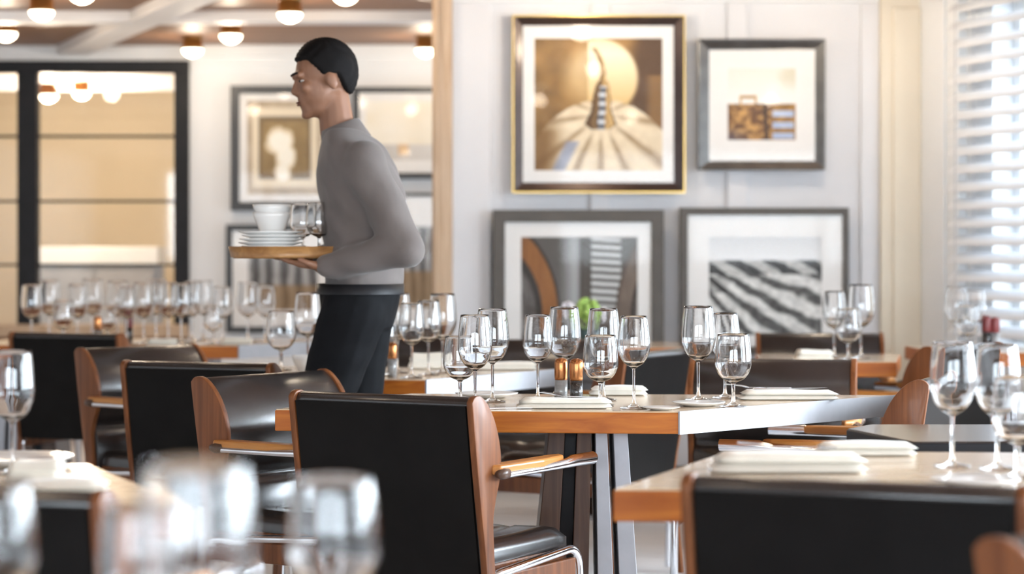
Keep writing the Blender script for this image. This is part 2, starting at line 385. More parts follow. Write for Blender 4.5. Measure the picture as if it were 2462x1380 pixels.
# slatted blind
bt0, bt1 = 0.43, 2.95
bl = empty('window_blind', wpt((bt0 + bt1) / 2, 0.09, 0.78), math.atan2(WU.y, WU.x)); tag(bl, 'white horizontal slatted blind at the right edge', 'blind')
hl = (bt1 - bt0) / 2
sp = []
for k in range(7):
    u = k / 6 - 0.5
    sp.append((u * 0.088, 0.016 * (1 - 4 * u * u) + 0.55 * u * 0.088))
sl = sp + [(a, b - 0.003) for a, b in reversed(sp)]
slat_me = smooth_by_angle(prism(sl, -hl, hl, 'x'), 0.8); setmat(slat_me, 'slat')
nslat = 19
for k in range(nslat):
    ob('slat', slat_me, None, bl, (0, 0, 0.02 + k * 0.083))
ob('head_rail', box(-hl, hl, -0.04, 0.04, 0.02 + nslat * 0.083 - 0.03, 0.02 + nslat * 0.083 + 0.05, 0.006), 'slat', bl)
for xx in (-hl + 0.09, 0, hl - 0.09):
    for yy in (-0.05, 0.05):
        ob('ladder_cord', tube([(xx, yy, 0.0), (xx, yy, 0.02 + nslat * 0.083)], 0.0022, 5), 'cord', bl)

# ------------------------------------------------ ceiling lamps
lamp_parts = {
 'rose': setmat(lathe([(0, 0.0), (0.062, 0.0), (0.062, -0.012), (0.03, -0.016), (0, -0.016)]), 'brass'),
 'housing': setmat(lathe([(0, -0.010), (0.050, -0.012), (0.060, -0.022), (0.060, -0.065), (0.066, -0.070), (0.066, -0.080), (0, -0.080)]), 'brass'),
 'dome': setmat(lathe([(0.062, -0.080), (0.060, -0.094), (0.050, -0.108), (0.034, -0.119), (0.016, -0.126), (0, -0.128)]), 'dome')}
LAMPS = []
def ceiling_lamp(x, y, label, power=4.0, zc=ZC):
    e = empty('ceiling_lamp', (x, y, zc)); tag(e, label, 'ceiling lamp', 'brass dome lamps on the ceiling')
    for k, me in lamp_parts.items(): ob(k, me, None, e)
    l = bpy.data.lights.new('bulb', 'POINT'); l.energy = power; l.color = (1.0, 0.84, 0.64); l.shadow_soft_size = 0.05
    lo = bpy.data.objects.new('bulb', l); COL.objects.link(lo); lo.parent = e; lo.location = (0, 0, -0.19)
    return e
for px, py, lab in [(100, 50, 'brass dome lamp above the black partition, large one near the top left corner'),
                    (14, 100, 'brass dome lamp cut by the left edge of the photo'),
                    (197, 10, 'brass dome lamp at the top edge left of the diagonal beam, only its underside showing'),
                    (697, 55, 'brass dome lamp straight above the waiter, at the top edge'),
                    (555, 105, 'brass dome lamp just under the cross beam, left of the waiter'),
                    (463, 138, 'brass dome lamp over the top right corner of the black partition'),
                    (1024, 138, 'brass dome lamp half hidden by the tan casing'),
                    (831, 12, 'brass dome lamp at the top edge between waiter and tan casing')]:
    Z = Z_at(py, ZC - 0.128)
    ceiling_lamp(X_at(px, Z), Z, lab)
for i, (x, y, p) in enumerate([(1.45, 10.5, 6.5), (0.35, 10.7, 5), (-1.4, 8.3, 4), (0.5, 8.3, 4), (-1.9, 5.4, 4), (0.2, 5.4, 4), (1.9, 5.4, 4), (-1.2, 3.0, 4), (1.0, 3.0, 4)]):
    ceiling_lamp(x, y, 'brass dome lamp on the ceiling above the tables, outside the photo', p)
for px, py in ((130, 226), (180, 208)):
    Z = Z_at(py, ZC - 0.128) if False else 16.2
    ceiling_lamp(X_at(px, Z), Z + (0.25 if px > 150 else -0.2), 'brass dome lamp seen through the glazed partition, ' + ('right' if px > 150 else 'left') + ' one of the pair', 30, 2.36 if px > 150 else 2.31)

# ================================================================== TABLES
def poly_inset(p, d):
    n = len(p); out = []
    c = Vector((sum(q[0] for q in p) / n, sum(q[1] for q in p) / n))
    for q in p:
        v = Vector(q) - c; out.append(tuple(c + v * (1 - d / v.length)))
    return out
def edge_strip(a, b, off, out=0.006):
    a, b = Vector(a), Vector(b); d = (b - a).normalized(); n = Vector((d.y, -d.x))
    return [tuple(a), tuple(b), tuple(b + n * out), tuple(a + n * out)]
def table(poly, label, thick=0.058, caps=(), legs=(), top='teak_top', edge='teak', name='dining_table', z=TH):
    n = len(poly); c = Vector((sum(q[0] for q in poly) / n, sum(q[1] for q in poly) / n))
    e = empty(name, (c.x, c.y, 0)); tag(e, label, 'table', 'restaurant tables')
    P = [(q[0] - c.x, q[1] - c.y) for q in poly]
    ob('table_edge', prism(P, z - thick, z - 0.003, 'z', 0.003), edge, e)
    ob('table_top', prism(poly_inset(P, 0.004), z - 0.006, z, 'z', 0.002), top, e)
    for i in caps:
        a, b = P[i], P[(i + 1) % n]
        ob('end_band', prism(edge_strip(a, b, 0), z - thick - 0.001, z + 0.001, 'z'), 'steel', e)
    for (lx, ly, side) in legs:
        lx -= c.x; ly -= c.y; zt = z - thick; s = side
        def plank(name, xt0, xt1, xb0, xb1, y0, y1, mat):
            poly = [(lx + s * xt0, zt), (lx + s * xt1, zt), (lx + s * xb1, 0.012), (lx + s * xb0, 0.012)]
            ob(name, prism(poly, ly + y0, ly + y1, 'y', 0.002), mat, e)
        plank('leg_plank', -0.105, -0.062, -0.175, -0.10, -0.17, 0.17, 'darkleg')
        plank('leg_core', -0.062, -0.030, -0.10, -0.055, -0.14, 0.14, 'black')
        plank('leg_plank', -0.030, 0.008, -0.055, -0.005, -0.17, 0.17, 'darkleg')
        plank('leg_bar', 0.018, 0.050, 0.030, 0.078, -0.175, 0.175, 'steel')
        plank('leg_bar', 0.066, 0.104, 0.094, 0.150, -0.175, 0.175, 'steel')
        ob('leg_foot', box(lx - 0.2, lx + 0.2, ly - 0.2, ly + 0.2, 0, 0.014, 0.003), 'steel', e)
    return e
T1 = [(0.43, 6.03), (1.11, 6.72), (-0.30, 6.80), (-0.626, 6.14)]
table(T1, 'wooden dining table with steel edge band in the middle, set with many glasses', caps=(0,), legs=((0.205, 6.42, 1),))
T2 = [(-0.28, 7.50), (0.16, 8.18), (-0.85, 8.42), (-1.22, 7.78)]
table(T2, 'wooden dining table with steel edge band directly behind the waiter', caps=(0,), legs=((-0.45, 7.98, 1),))
T3 = [(-1.2, 10.2), (-0.70, 10.92), (-2.3, 11.05), (-2.65, 10.32)]
table(T3, 'far left wooden dining table crowded with glasses below the black partition', caps=(0,), legs=((-1.45, 10.6, 1), (-2.2, 10.65, -1)))
TF = [(0.177, 4.09), (1.42, 4.02), (1.60, 4.78), (0.45, 4.87)]
table(TF, 'right foreground wooden dining table behind the large black chair back', caps=(1,), legs=((1.0, 4.4, 1), (0.55, 4.45, -1)))
TD = [(0.785, 5.47), (0.876, 5.09), (1.55, 5.12), (1.6, 5.6), (0.86, 5.6)]
table(TD, 'small dark table with thin black edge at the right', thick=0.03, top='darktop', edge='black', legs=((1.2, 5.35, 1),))
TL = [(-0.535, 3.84), (-0.825, 4.57), (-1.75, 4.62), (-1.75, 3.90)]
table(TL, 'left foreground table with a tan wooden top', legs=((-1.2, 4.2, 1),))
TR = [(0.93, 8.74), (1.44, 8.72), (1.56, 9.35), (0.98, 9.38)]
table(TR, 'wooden table near the cream pilaster, behind the tan leather chair', legs=((1.07, 9.1, 1),), caps=())
TW = [(1.75, 9.55), (2.36, 9.5), (2.15, 10.15), (1.72, 10.2)]
table(TW, 'small table under the slatted blind at the right', legs=((1.98, 9.85, 1),))
TM = [(0.05, 10.0), (0.75, 10.0), (0.75, 10.6), (0.05, 10.6)]
table(TM, 'small table with the green bouquet in front of the barrel picture', legs=((0.4, 10.3, 1),))
T0 = [(-1.3, 1.4), (0.1, 1.4), (0.05, 2.72), (-1.3, 2.72)]
table(T0, 'table nearest the camera carrying the blurred foreground glasses', legs=((-0.5, 2.0, 1),))

# ================================================================== CHAIRS
CW = 0.27   # half width
def smooth_poly(pts, n=3):
    """Catmull-Rom through open polyline"""
    out = []
    P = [Vector(p) for p in pts]
    for i in range(len(P) - 1):
        p0, p1, p2, p3 = P[max(i - 1, 0)], P[i], P[i + 1], P[min(i + 2, len(P) - 1)]
        for k in range(n):
            t = k / n
            out.append(tuple(0.5 * ((2 * p1) + (p2 - p0) * t + (2 * p0 - 5 * p1 + 4 * p2 - p3) * t * t + (3 * p1 - p0 - 3 * p2 + p3) * t ** 3)))
    out.append(tuple(P[-1])); return out
front = smooth_poly([(0.004, 0.800), (0.014, 0.812), (0.036, 0.813), (0.066, 0.790), (0.096, 0.752), (0.118, 0.705), (0.127, 0.660), (0.122, 0.615), (0.105, 0.575), (0.085, 0.548)])
lower = [(0.082, 0.535), (0.094, 0.525), (0.104, 0.505), (0.110, 0.44), (0.112, 0.375), (0.098, 0.358)]
rear = [(0.074, 0.355), (0.060, 0.44), (0.040, 0.56), (0.020, 0.69), (0.006, 0.785), (0.003, 0.793)]
cushion = smooth_by_angle(bev(prism(front + lower + rear, -CW + 0.018, CW - 0.018, 'x'), 0.004, 2, 0.9), 0.7); setmat(cushion, 'leather_seat')
# rear face sheet of the back, a separate leather panel
rearsheet = smooth_by_angle(prism([(p[0] - 0.001, p[1]) for p in rear] + [(p[0] - 0.009, p[1]) for p in reversed(rear)], -CW + 0.022, CW - 0.022, 'x'), 0.7); setmat(rearsheet, 'leather')
pf = smooth_poly([(-0.006, 0.803), (0.008, 0.816), (0.036, 0.8165), (0.069, 0.794), (0.100, 0.755), (0.122, 0.706), (0.131, 0.660), (0.126, 0.613), (0.110, 0.570), (0.099, 0.535), (0.094, 0.50), (0.100, 0.42), (0.106, 0.36)])
pr = [(0.066, 0.36), (0.055, 0.44), (0.032, 0.56), (0.010, 0.69), (-0.005, 0.79)]
def panel(sx):
    return smooth_by_angle(bev(prism(pf + pr, sx * CW - (0.018 if sx > 0 else 0), sx * CW + (0 if sx > 0 else 0.018), 'x'), 0.003, 2, 1.1), 0.7)
panels = [setmat(panel(-1), 'walnut'), setmat(panel(1), 'walnut')]
def rleg(sx):
    x0, x1 = (CW - 0.020, CW) if sx > 0 else (-CW, -CW + 0.020)
    return prism([(0.066, 0.362), (0.106, 0.362), (0.055, 0.0), (0.028, 0.0)], x0, x1, 'x', 0.003)
rlegs = [setmat(rleg(-1), 'walnut'), setmat(rleg(1), 'walnut')]
# seat cushion with stitched channels
sv, sf = [], []
NX, NY = 25, 14
for j in range(NY + 1):
    for i in range(NX + 1):
        u, v = i / NX * 2 - 1, j / NY
        x = u * 0.235; y = 0.10 + v * 0.455 - 0.03 * u * u * v
        edge = min(1.0, (1 - abs(u)) * 7, (v + 0.02) * 8, (1.0 - v) * 8)
        zz = 0.425 + 0.034 * math.sqrt(max(0.0, edge)) - 0.012 * math.exp(-((abs(u) - 0.33) / 0.035) ** 2) - 0.018 * math.exp(-((v - 0.45) / 0.5) ** 2) * (1 - u * u)
        sv.append((x, y, zz))
for j in range(NY):
    for i in range(NX):
        a = j * (NX + 1) + i; sf.append((a, a + 1, a + NX + 2, a + NX + 1))
base = len(sv)
ring = [i for i in range(NX + 1)] + [j * (NX + 1) + NX for j in range(1, NY + 1)] + [NY * (NX + 1) + i for i in range(NX - 1, -1, -1)] + [j * (NX + 1) for j in range(NY - 1, 0, -1)]
for r in ring: sv.append((sv[r][0], sv[r][1], 0.398))
for k in range(len(ring)):
    k2 = (k + 1) % len(ring); sf.append((ring[k], ring[k2], base + k2, base + k))
sf.append(tuple(base + k for k in range(len(ring))))
seat_me = smooth_by_angle(mk('seat', sv, sf), 0.9); setmat(seat_me, 'leather_seat')
seatframe = setmat(box(-0.235, 0.235, 0.095, 0.53, 0.355, 0.398, 0.006), 'walnut')
AZ = 0.635
def arm(sx):      # wooden paddle
    x = sx * CW
    pl = [(x - sx * 0.004, 0.085), (x + sx * 0.020, 0.095), (x + sx * 0.026, 0.30), (x + sx * 0.010, 0.43), (x - sx * 0.018, 0.46), (x - sx * 0.030, 0.40), (x - sx * 0.030, 0.13)]
    return bev(prism(pl, AZ - 0.012, AZ + 0.012, 'z'), 0.007, 3)
arms = [setmat(arm(-1), 'walnut_arm'), setmat(arm(1), 'walnut_arm')]
def armtube(sx):
    x = sx * (CW + 0.018)
    ys = [(0.10, 0.0085), (0.30, 0.0095), (0.42, 0.0125), (0.46, 0.0165), (0.57, 0.0165)]
    t = tube([(x, y, AZ - 0.014 + (r - 0.0085)) for y, r in ys], 0.01, 14, False, [r for y, r in ys])
    t2 = tube([(x, y, AZ - 0.014 + (r - 0.0085)) for y, r in ys], 0.01, 14, False, [r - 0.002 for y, r in ys])
    return merge(t, t2)
atubes = [setmat(armtube(-1), 'chrome'), setmat(armtube(1), 'chrome')]
def armend(sx):   # dark joint where arm meets the side panel
    x = sx * (CW + 0.016)
    return lathe_y(x)
def lathe_y(x):
    m = lathe([(0, 0), (0.009, 0.002), (0.0145, 0.02), (0.013, 0.045), (0, 0.05)], 14)
    m.transform(Matrix.Translation((x, 0.085, AZ - 0.010)) @ Matrix.Rotation(-math.pi / 2, 4, 'X')); return m
ajoint = [setmat(armend(-1), 'darkleg'), setmat(armend(1), 'darkleg')]
def uframe(sx):
    x = sx * (CW - 0.012)
    p = arc_path([(x, 0.09, 0.02), (x, 0.085, 0.372), (x, 0.545, 0.400), (x, 0.575, 0.0)], 0.06, 6)
    return tube(p, 0.0125, 10)
uframes = [setmat(uframe(-1), 'chrome'), setmat(uframe(1), 'chrome')]
def siderail(sx):
    x = sx * (CW - 0.012)
    return box(x - 0.009, x + 0.009, 0.10, 0.52, 0.318, 0.374, 0.004)
srails = [setmat(siderail(-1), 'walnut'), setmat(siderail(1), 'walnut')]
def chair(x, y, phi, label):
    """x, y: middle of the top of the back; phi: facing, clockwise from straight away from the camera"""
    e = empty('dining_chair', (x, y, 0), -math.radians(phi)); tag(e, label, 'chair', 'leather armchairs of the restaurant')
    ob('backrest', cushion, None, e); ob('back_panel', rearsheet, None, e); ob('seat', seat_me, None, e); ob('seat_frame', seatframe, None, e)
    for k in (0, 1):
        ob('side_panel', panels[k], None, e); ob('leg', rlegs[k], None, e); ob('armrest', arms[k], None, e); ob('armrest_tube', atubes[k], None, e)
        ob('armrest_joint', ajoint[k], None, e); ob('front_leg_frame', uframes[k], None, e); ob('side_rail', srails[k], None, e)
    return e
chair(-0.325, 5.71, 30, 'large black leather chair seen from behind at the middle table, in sharp focus')
chair(-0.73, 6.69, 126, 'black chair with curved walnut side panel at the left end of the middle table')
chair(-0.997, 7.32, 22, 'black chair back left of the waiter, partly hidden by the nearer chairs')
chair(-1.39, 8.57, 132, 'grey black chair with walnut side panel, second from the left edge')
chair(-1.91, 9.92, 20, 'black chair back furthest left, in front of the glass-laden far table')
chair(0.515, 3.555, 22, 'very large black chair back at the bottom right')
chair(0.745, 3.07, 130, 'blurred chair cut off at the bottom right corner')
chair(-0.86, 3.47, 15, 'blurred black chair back cut off at the bottom left')
chair(0.854, 7.60, 191, 'chair with warm tan sheen on its leather, behind the middle table')
chair(0.515, 8.18, -60, 'chair with pale grey sheen on its back, left of the tan one')
chair(1.31, 9.94, 184, 'chair against the wall below the vineyard picture')
chair(0.10, 9.25, 176, 'brown chair under the barrel picture, mostly hidden by glasses')
chair(-0.52, 9.62, 188, 'chair beside the tan casing, right of the waiter, mostly hidden')
chair(1.21, 6.53, -70, 'chair with walnut side panel and blue-grey back behind the small dark table')
chair(1.70, 8.67, -50, 'dark brown chair at the right, below the blind')

# ================================================================== GLASSES
def glass_meshes(H, R, RR, bowl, foot=0.037, stem=0.0042, th=0.0013):
    """H total height, R widest radius, RR rim radius, bowl height"""
    zb = H - bowl
    prof = [(stem, zb), (0.010, zb + 0.006), (R * 0.55, zb + bowl * 0.10), (R * 0.84, zb + bowl * 0.22), (R * 0.98, zb + bowl * 0.36), (R, zb + bowl * 0.46), (R * 0.975, zb + bowl * 0.62), (R * 0.5 + RR * 0.5, zb + bowl * 0.82), (RR, H)]
    pr = smooth_poly([(a, b) for a, b in prof], 3)
    inner = [(max(a - th, 0), b) for a, b in reversed(pr) if b > zb + 0.012]
    zin = zb + 0.012
    inner = [(a, b + (0.0 if b > zb + bowl * 0.3 else 0.002)) for a, b in inner] + [(0.004, zin), (0, zin)]
    bowl_me = lathe(pr + [(RR - th * 0.5, H + 0.0006)] + inner, 32)
    stem_me = lathe([(0.0065, 0.012), (stem, 0.024), (stem * 0.9, zb * 0.55), (stem, zb)], 14)
    foot_me = lathe([(0, 0.0005), (foot * 0.9, 0.0005), (foot, 0.002), (foot * 0.98, 0.0032), (foot * 0.5, 0.0055), (0.011, 0.0085), (0.0065, 0.012)], 28)
    return [('bowl', setmat(bowl_me, 'glass')), ('stem', setmat(stem_me, 'glass')), ('foot', setmat(foot_me, 'glass'))]
KINDS = {'tall': (0.25, glass_meshes(0.25, 0.0455, 0.038, 0.150)), 'medium': (0.24, glass_meshes(0.24, 0.0425, 0.034, 0.138)), 'goblet': (0.185, glass_meshes(0.185, 0.047, 0.040, 0.128, 0.036, 0.0055))}
def glass(kind, x, y, z, label, group, scale=1.0):
    e = empty('wine_glass' if kind != 'goblet' else 'water_goblet', (x, y, z), random.uniform(0, 6), scale); tag(e, label, 'glass', group)
    for n, me in KINDS[kind][1]: ob(n, me, None, e)
    return e
def glass_set(items, where, group):
    """items: (kind, px, rim_y, base_y); ordinals run left to right within a kind"""
    names = {'tall': 'tall wine glass', 'medium': 'medium wine glass', 'goblet': 'low water goblet'}
    byk = {}
    for it in sorted(items, key=lambda q: q[1]): byk.setdefault(it[0], []).append(it)
    for k, L in byk.items():
        for i, (kind, px, ry, by) in enumerate(L):
            Z = Z_at(by, TH); s = F / Z
            sc = (by - ry) / s / KINDS[kind][0]
            if len(L) == 1: lab = 'only %s on %s' % (names[k], where)
            else: lab = '%s on %s, %s from the left' % (names[k], where, ORD[i])
            glass(kind, X_at(px, Z), Z, TH, lab, group, sc)
glass_set([('tall', 1184, 743, 966), ('tall', 1142, 757, 984), ('goblet', 1106, 808, 968), ('medium', 1293, 757, 962), ('tall', 1357, 738, 957), ('tall', 1451, 742, 962),
           ('goblet', 1444, 806, 975), ('medium', 1524, 760, 982), ('tall', 1679, 736, 962), ('medium', 1743, 752, 957), ('goblet', 1763, 803, 978)],
          'the middle table', 'glasses on the middle table')
glass_set([('tall', 955, 705, 897), ('medium', 990, 728, 909), ('tall', 1064, 706, 896), ('medium', 1030, 722, 902), ('goblet', 917, 748, 903), ('tall', 740, 703, 887), ('goblet', 676, 748, 890)],
          'the table behind the waiter', 'glasses on the table behind the waiter')
rim3 = [('tall', 76, 684, 826), ('tall', 119, 674, 820), ('tall', 187, 684, 824), ('tall', 222, 672, 819), ('tall', 283, 676, 823), ('medium', 305, 690, 828), ('tall', 346, 680, 826), ('tall', 376, 671, 819),
        ('tall', 405, 678, 826), ('medium', 436, 682, 828), ('tall', 463, 677, 820), ('tall', 488, 675, 817), ('medium', 535, 690, 826), ('tall', 596, 679, 822), ('medium', 638, 688, 821),
        ('goblet', 258, 738, 826), ('goblet', 512, 735, 828), ('goblet', 152, 722, 827)]
glass_set(rim3, 'the far left table', 'glasses on the far left table')
glass_set([('tall', 2070, 684, 862), ('medium', 2006, 700, 862), ('goblet', 2040, 742, 866)], 'the table by the cream pilaster', 'glasses on the table by the cream pilaster')
glass_set([('tall', 2300, 690, 841), ('medium', 2345, 698, 843), ('goblet', 2325, 735, 847)], 'the table under the blind', 'glasses on the table under the blind')
glass_set([('tall', 2290, 822, 1122), ('tall', 2398, 828, 1128), ('goblet', 2446, 905, 1150)], 'the right foreground table', 'glasses on the right foreground table')
glass_set([('tall', 30, 843, 1136)], 'the left foreground table', 'glasses on the left foreground table')
for kind, px, Z, lab, sc in [('tall', 470, 1.80, 'strongly blurred large wine glass at the bottom, left of the sharp black chair', 1.02), ('goblet', 800, 2.40, 'strongly blurred goblet rim in front of the sharp black chair', 1.0), ('goblet', -25, 2.35, 'strongly blurred goblet cut by the bottom left corner', 1.0), ('goblet', 345, 2.25, 'strongly blurred goblet left of the large blurred wine glass', 0.93)]:
    glass(kind, X_at(px, Z), Z, TH, lab, 'blurred foreground glasses', sc)

# ================================================================== TABLEWARE
def pillowed(w, d, h, nx=14, ny=8, wav=0.0, seed=0):
    rnd = random.Random(seed); ph = rnd.uniform(0, 6)
    v, f = [], []
    for side in (1, 0):
        for j in range(ny + 1):
            for i in range(nx + 1):
                u, q = i / nx * 2 - 1, j / ny * 2 - 1
                e = min(1, (1 - abs(u)) * 9, (1 - abs(q)) * 6)
                t = math.sqrt(max(0, e))
                z = h * (0.28 + 0.72 * t) + wav * math.sin(3.1 * u + ph) * t if side else h * 0.28 * (1 - t)
                v.append((u * w / 2, q * d / 2, z))
    off = (nx + 1) * (ny + 1)
    for s in (0, 1):
        for j in range(ny):
            for i in range(nx):
                a = s * off + j * (nx + 1) + i; f.append((a, a + 1, a + nx + 2, a + nx + 1))
    ring = [i for i in range(nx + 1)] + [j * (nx + 1) + nx for j in range(1, ny + 1)] + [ny * (nx + 1) + i for i in range(nx - 1, -1, -1)] + [j * (nx + 1) for j in range(ny - 1, 0, -1)]
    for k in range(len(ring)):
        k2 = (k + 1) % len(ring); f.append((ring[k], ring[k2], off + ring[k2], off + ring[k]))
    return mk('cloth', v, f, True)
def napkin(px, by, wpx, label, rz=0.0, d=0.11, h=0.022, seed=1, z=TH):
    Z = Z_at(by, z); wd = wpx / F * Z
    e = empty('napkin', (X_at(px, Z), Z + d / 2, z + 0.001), rz); tag(e, label, 'napkin', 'folded cream napkins')
    ob('lower_fold', pillowed(wd, d, h * 0.62, seed=seed), 'napkin', e)
    ob('upper_fold', pillowed(wd * 0.97, d * 0.93, h * 0.6, wav=0.0015, seed=seed + 3), 'napkin', e, (0.004, 0.003, h * 0.5))
    return e, h * 1.12
fork_me = None
def fork_mesh():
    parts = [prism([(-0.004, -0.09), (0.004, -0.09), (0.003, 0.03), (0.011, 0.045), (0.011, 0.06), (-0.011, 0.06), (-0.011, 0.045), (-0.003, 0.03)], 0.0, 0.002, 'z')]
    for k in range(4):
        x = -0.0095 + k * 0.0063
        parts.append(prism([(x - 0.0014, 0.06), (x + 0.0014, 0.06), (x + 0.0008, 0.10), (x - 0.0008, 0.10)], 0.0, 0.002, 'z'))
    me = merge(*parts)
    for vv in me.vertices:
        vv.co.z += 0.010 * math.sin(max(0, vv.co.y - 0.02) / 0.08 * 1.6) + 0.004 * max(0, -vv.co.y / 0.09)
    return setmat(me, 'chrome')
def knife_mesh():
    h = prism([(-0.006, -0.11), (0.006, -0.11), (0.005, 0.0), (-0.005, 0.0)], 0, 0.005, 'z', 0.0015)
    b = prism([(-0.005, 0.0), (0.006, 0.0), (0.009, 0.03), (0.009, 0.085), (0.002, 0.11), (-0.005, 0.10)], 0.0015, 0.0032, 'z')
    return setmat(h, 'chrome'), setmat(b, 'chrome')
FORK = fork_mesh(); KH, KB = knife_mesh()
def fork(loc, rz, label, tilt=0.0):
    o = ob('fork', FORK, None, None, loc, (tilt, 0, rz)); tag(o, label, 'fork', 'forks'); return o
def knife(loc, rz, label):
    e = empty('knife', loc, rz); tag(e, label, 'knife', 'knives'); ob('handle', KH, None, e); ob('blade', KB, None, e); return e
PLATE = setmat(lathe([(0, 0.002), (0.05, 0.002), (0.055, 0.0), (0.06, 0.003), (0.098, 0.013), (0.10, 0.016), (0.098, 0.0165), (0.062, 0.007), (0.055, 0.006), (0, 0.006)], 36), 'porcelain')
def plate(px, by, label, sc=1.0, z=TH):
    Z = Z_at(by, z); o = ob('plate', PLATE, None, None, (X_at(px, Z), Z, z), None, sc); tag(o, label, 'plate', 'white plates'); return o, Z
# middle table
e, hh = napkin(1357, 984, 232, 'cream napkin with a fork at the front edge of the middle table', d=0.12, seed=2)
fork((e.location.x + 0.02, e.location.y, TH + hh + 0.002), 0.9, 'fork lying on the napkin at the front of the middle table')
napkin(1488, 952, 140, 'cream napkin at the back of the middle table behind the goblet', seed=5)
e, hh = napkin(1901, 963, 240, 'cream napkin at the steel right end of the middle table', d=0.12, seed=8)
fork((e.location.x - 0.08, e.location.y + 0.01, TH + hh + 0.004), 1.15, 'fork on the napkin at the right end of the middle table')
knife((e.location.x + 0.01, e.location.y + 0.02, TH + hh + 0.002), -1.35, 'knife on the napkin at the right end of the middle table')
plate(1680, 976, 'white bread plate under the glasses at the right of the middle table', 0.72)
plate(1170, 956, 'white plate at the left of the middle table behind the sharp chair', 0.9)
knife((X_at(1215, 6.12), 6.13, TH + 0.001), -1.4, 'knife lying at the front edge of the middle table beside the sharp chair')
plate(1590, 985, 'small white saucer at the front right corner of the middle table', 0.5)
def mill(px, by, label, fill, lid='copper', sc=1.0):
    Z = Z_at(by, TH); e = empty('pepper_mill' if fill == 'pepper' else 'salt_mill', (X_at(px, Z), Z, TH), 0, sc); tag(e, label, 'mill', 'salt and pepper mills')
    ob('body', mill_body, None, e)
    ob('contents', lathe([(0, 0.004), (0.0135, 0.004), (0.0135, 0.052), (0, 0.054)], 20), fill, e)
    ob('lid', lathe([(0, 0.066), (0.0165, 0.066), (0.018, 0.072), (0.0185, 0.112), (0.016, 0.122), (0.006, 0.126), (0, 0.126)], 24), lid, e)
    return e
mill_body = setmat(lathe([(0, 0.0005), (0.0175, 0.0005), (0.0175, 0.066), (0, 0.066), (0, 0.0655), (0.015, 0.0655), (0.015, 0.003), (0, 0.003)], 24), 'glass')
mill(1349, 972, 'salt mill with copper lid on the middle table', 'salt')
mill(1386, 974, 'pepper mill with copper lid on the middle table', 'pepper')
# table behind the waiter
napkin(1218, 890, 145, 'cream napkin at the right end of the table behind the waiter', seed=11)
napkin(1026, 888, 92, 'rolled white napkin among the glasses of the table behind the waiter', h=0.05, d=0.06, seed=12)
plate(870, 908, 'white plate at the front edge of the table behind the waiter, right of him', 0.9)
mill(943, 906, 'salt mill with dark red lid beside the waiter', 'salt', 'copper', 0.9)
BOWL = setmat(lathe([(0, 0.0), (0.03, 0.0), (0.034, 0.006), (0.052, 0.05), (0.054, 0.062), (0.051, 0.062), (0.047, 0.05), (0.03, 0.008), (0, 0.006)], 32), 'porcelain')
def bowl(px, by, label, sc=1.0):
    Z = Z_at(by, TH); o = ob('bowl', BOWL, None, None, (X_at(px, Z), Z, TH), None, sc); tag(o, label, 'bowl', 'white bowls'); return o
bowl(738, 896, 'white bowl left of the waiter', 0.95)
napkin(628, 893, 50, 'cream napkin left of the waiter', seed=14)
# far left table
for i, (px, by, wpx, lab) in enumerate([(205, 830, 80, 'cream napkin on the far left table behind the leftmost chair'), (384, 830, 70, 'cream napkin in the middle of the far left table'), (566, 828, 70, 'cream napkin near the steel end of the far left table')]):
    napkin(px, by, wpx, lab, seed=20 + i)
mill(235, 829, 'salt mill on the far left table', 'salt', 'copper'); mill(310, 822, 'pepper mill on the far left table', 'pepper', 'maroon')
# table by the pilaster
napkin(1960, 868, 90, 'white napkin on the table by the cream pilaster', h=0.035, seed=31)
# table under the blind
mill(2372, 842, 'pepper mill with dark red lid under the blind', 'pepper', 'maroon', 1.15); mill(2392, 842, 'salt mill with dark red lid under the blind', 'salt', 'maroon', 1.1)
# right foreground table
napkin(1905, 1140, 380, 'thick cream napkin behind the very large chair back', d=0.13, h=0.03, seed=41)
napkin(2090, 1098, 240, 'second cream napkin on the right foreground table, further back', d=0.10, h=0.022, seed=42)
plate(2345, 1166, 'white plate between the tall glasses of the right foreground table', 0.8)
fork((X_at(1900, 4.45), 4.46, TH + 0.038), 1.3, 'fork on the thick cream napkin of the right foreground table')
# left foreground table
plate(35, 1118, 'white plate beneath the large glass at the left edge', 1.15)
napkin(75, 1165, 130, 'crumpled white napkin below the large glass at the left edge', h=0.035, d=0.08, seed=51)
napkin(120, 1196, 240, 'flat cream napkin at the front of the left foreground table', d=0.10, seed=52)
# bouquet
Zb = 10.2
bq = empty('bouquet', (X_at(1412, Zb), Zb, TH)); tag(bq, 'small bouquet with green bloom in a dark pot before the barrel picture', 'flowers')
ob('pot', lathe([(0, 0), (0.028, 0), (0.036, 0.03), (0.038, 0.07), (0.034, 0.075), (0.030, 0.072), (0, 0.06)], 24), 'pot', bq)
def blossom(r, n, seed, c):
    rnd = random.Random(seed); ms = []
    for k in range(n):
        zz = rnd.uniform(-1, 1); a = rnd.uniform(0, 6.28); q = math.sqrt(1 - zz * zz)
        p = Vector((q * math.cos(a), q * math.sin(a), zz)) * r * 0.82 + Vector(c)
        bm = bmesh.new(); bmesh.ops.create_icosphere(bm, subdivisions=1, radius=r * 0.3)
        me = bpy.data.meshes.new('b'); bm.to_mesh(me); bm.free(); me.transform(Matrix.Translation(p)); ms.append(me)
    return merge(*ms)
ob('green_bloom', blossom(0.052, 70, 3, (0, 0, 0.155)), 'green', bq)
ob('white_bloom', blossom(0.036, 40, 4, (-0.085, 0.0, 0.155)), 'whiteflower', bq); ob('white_bloom', blossom(0.03, 40, 5, (0.07, 0.01, 0.135)), 'whiteflower', bq)
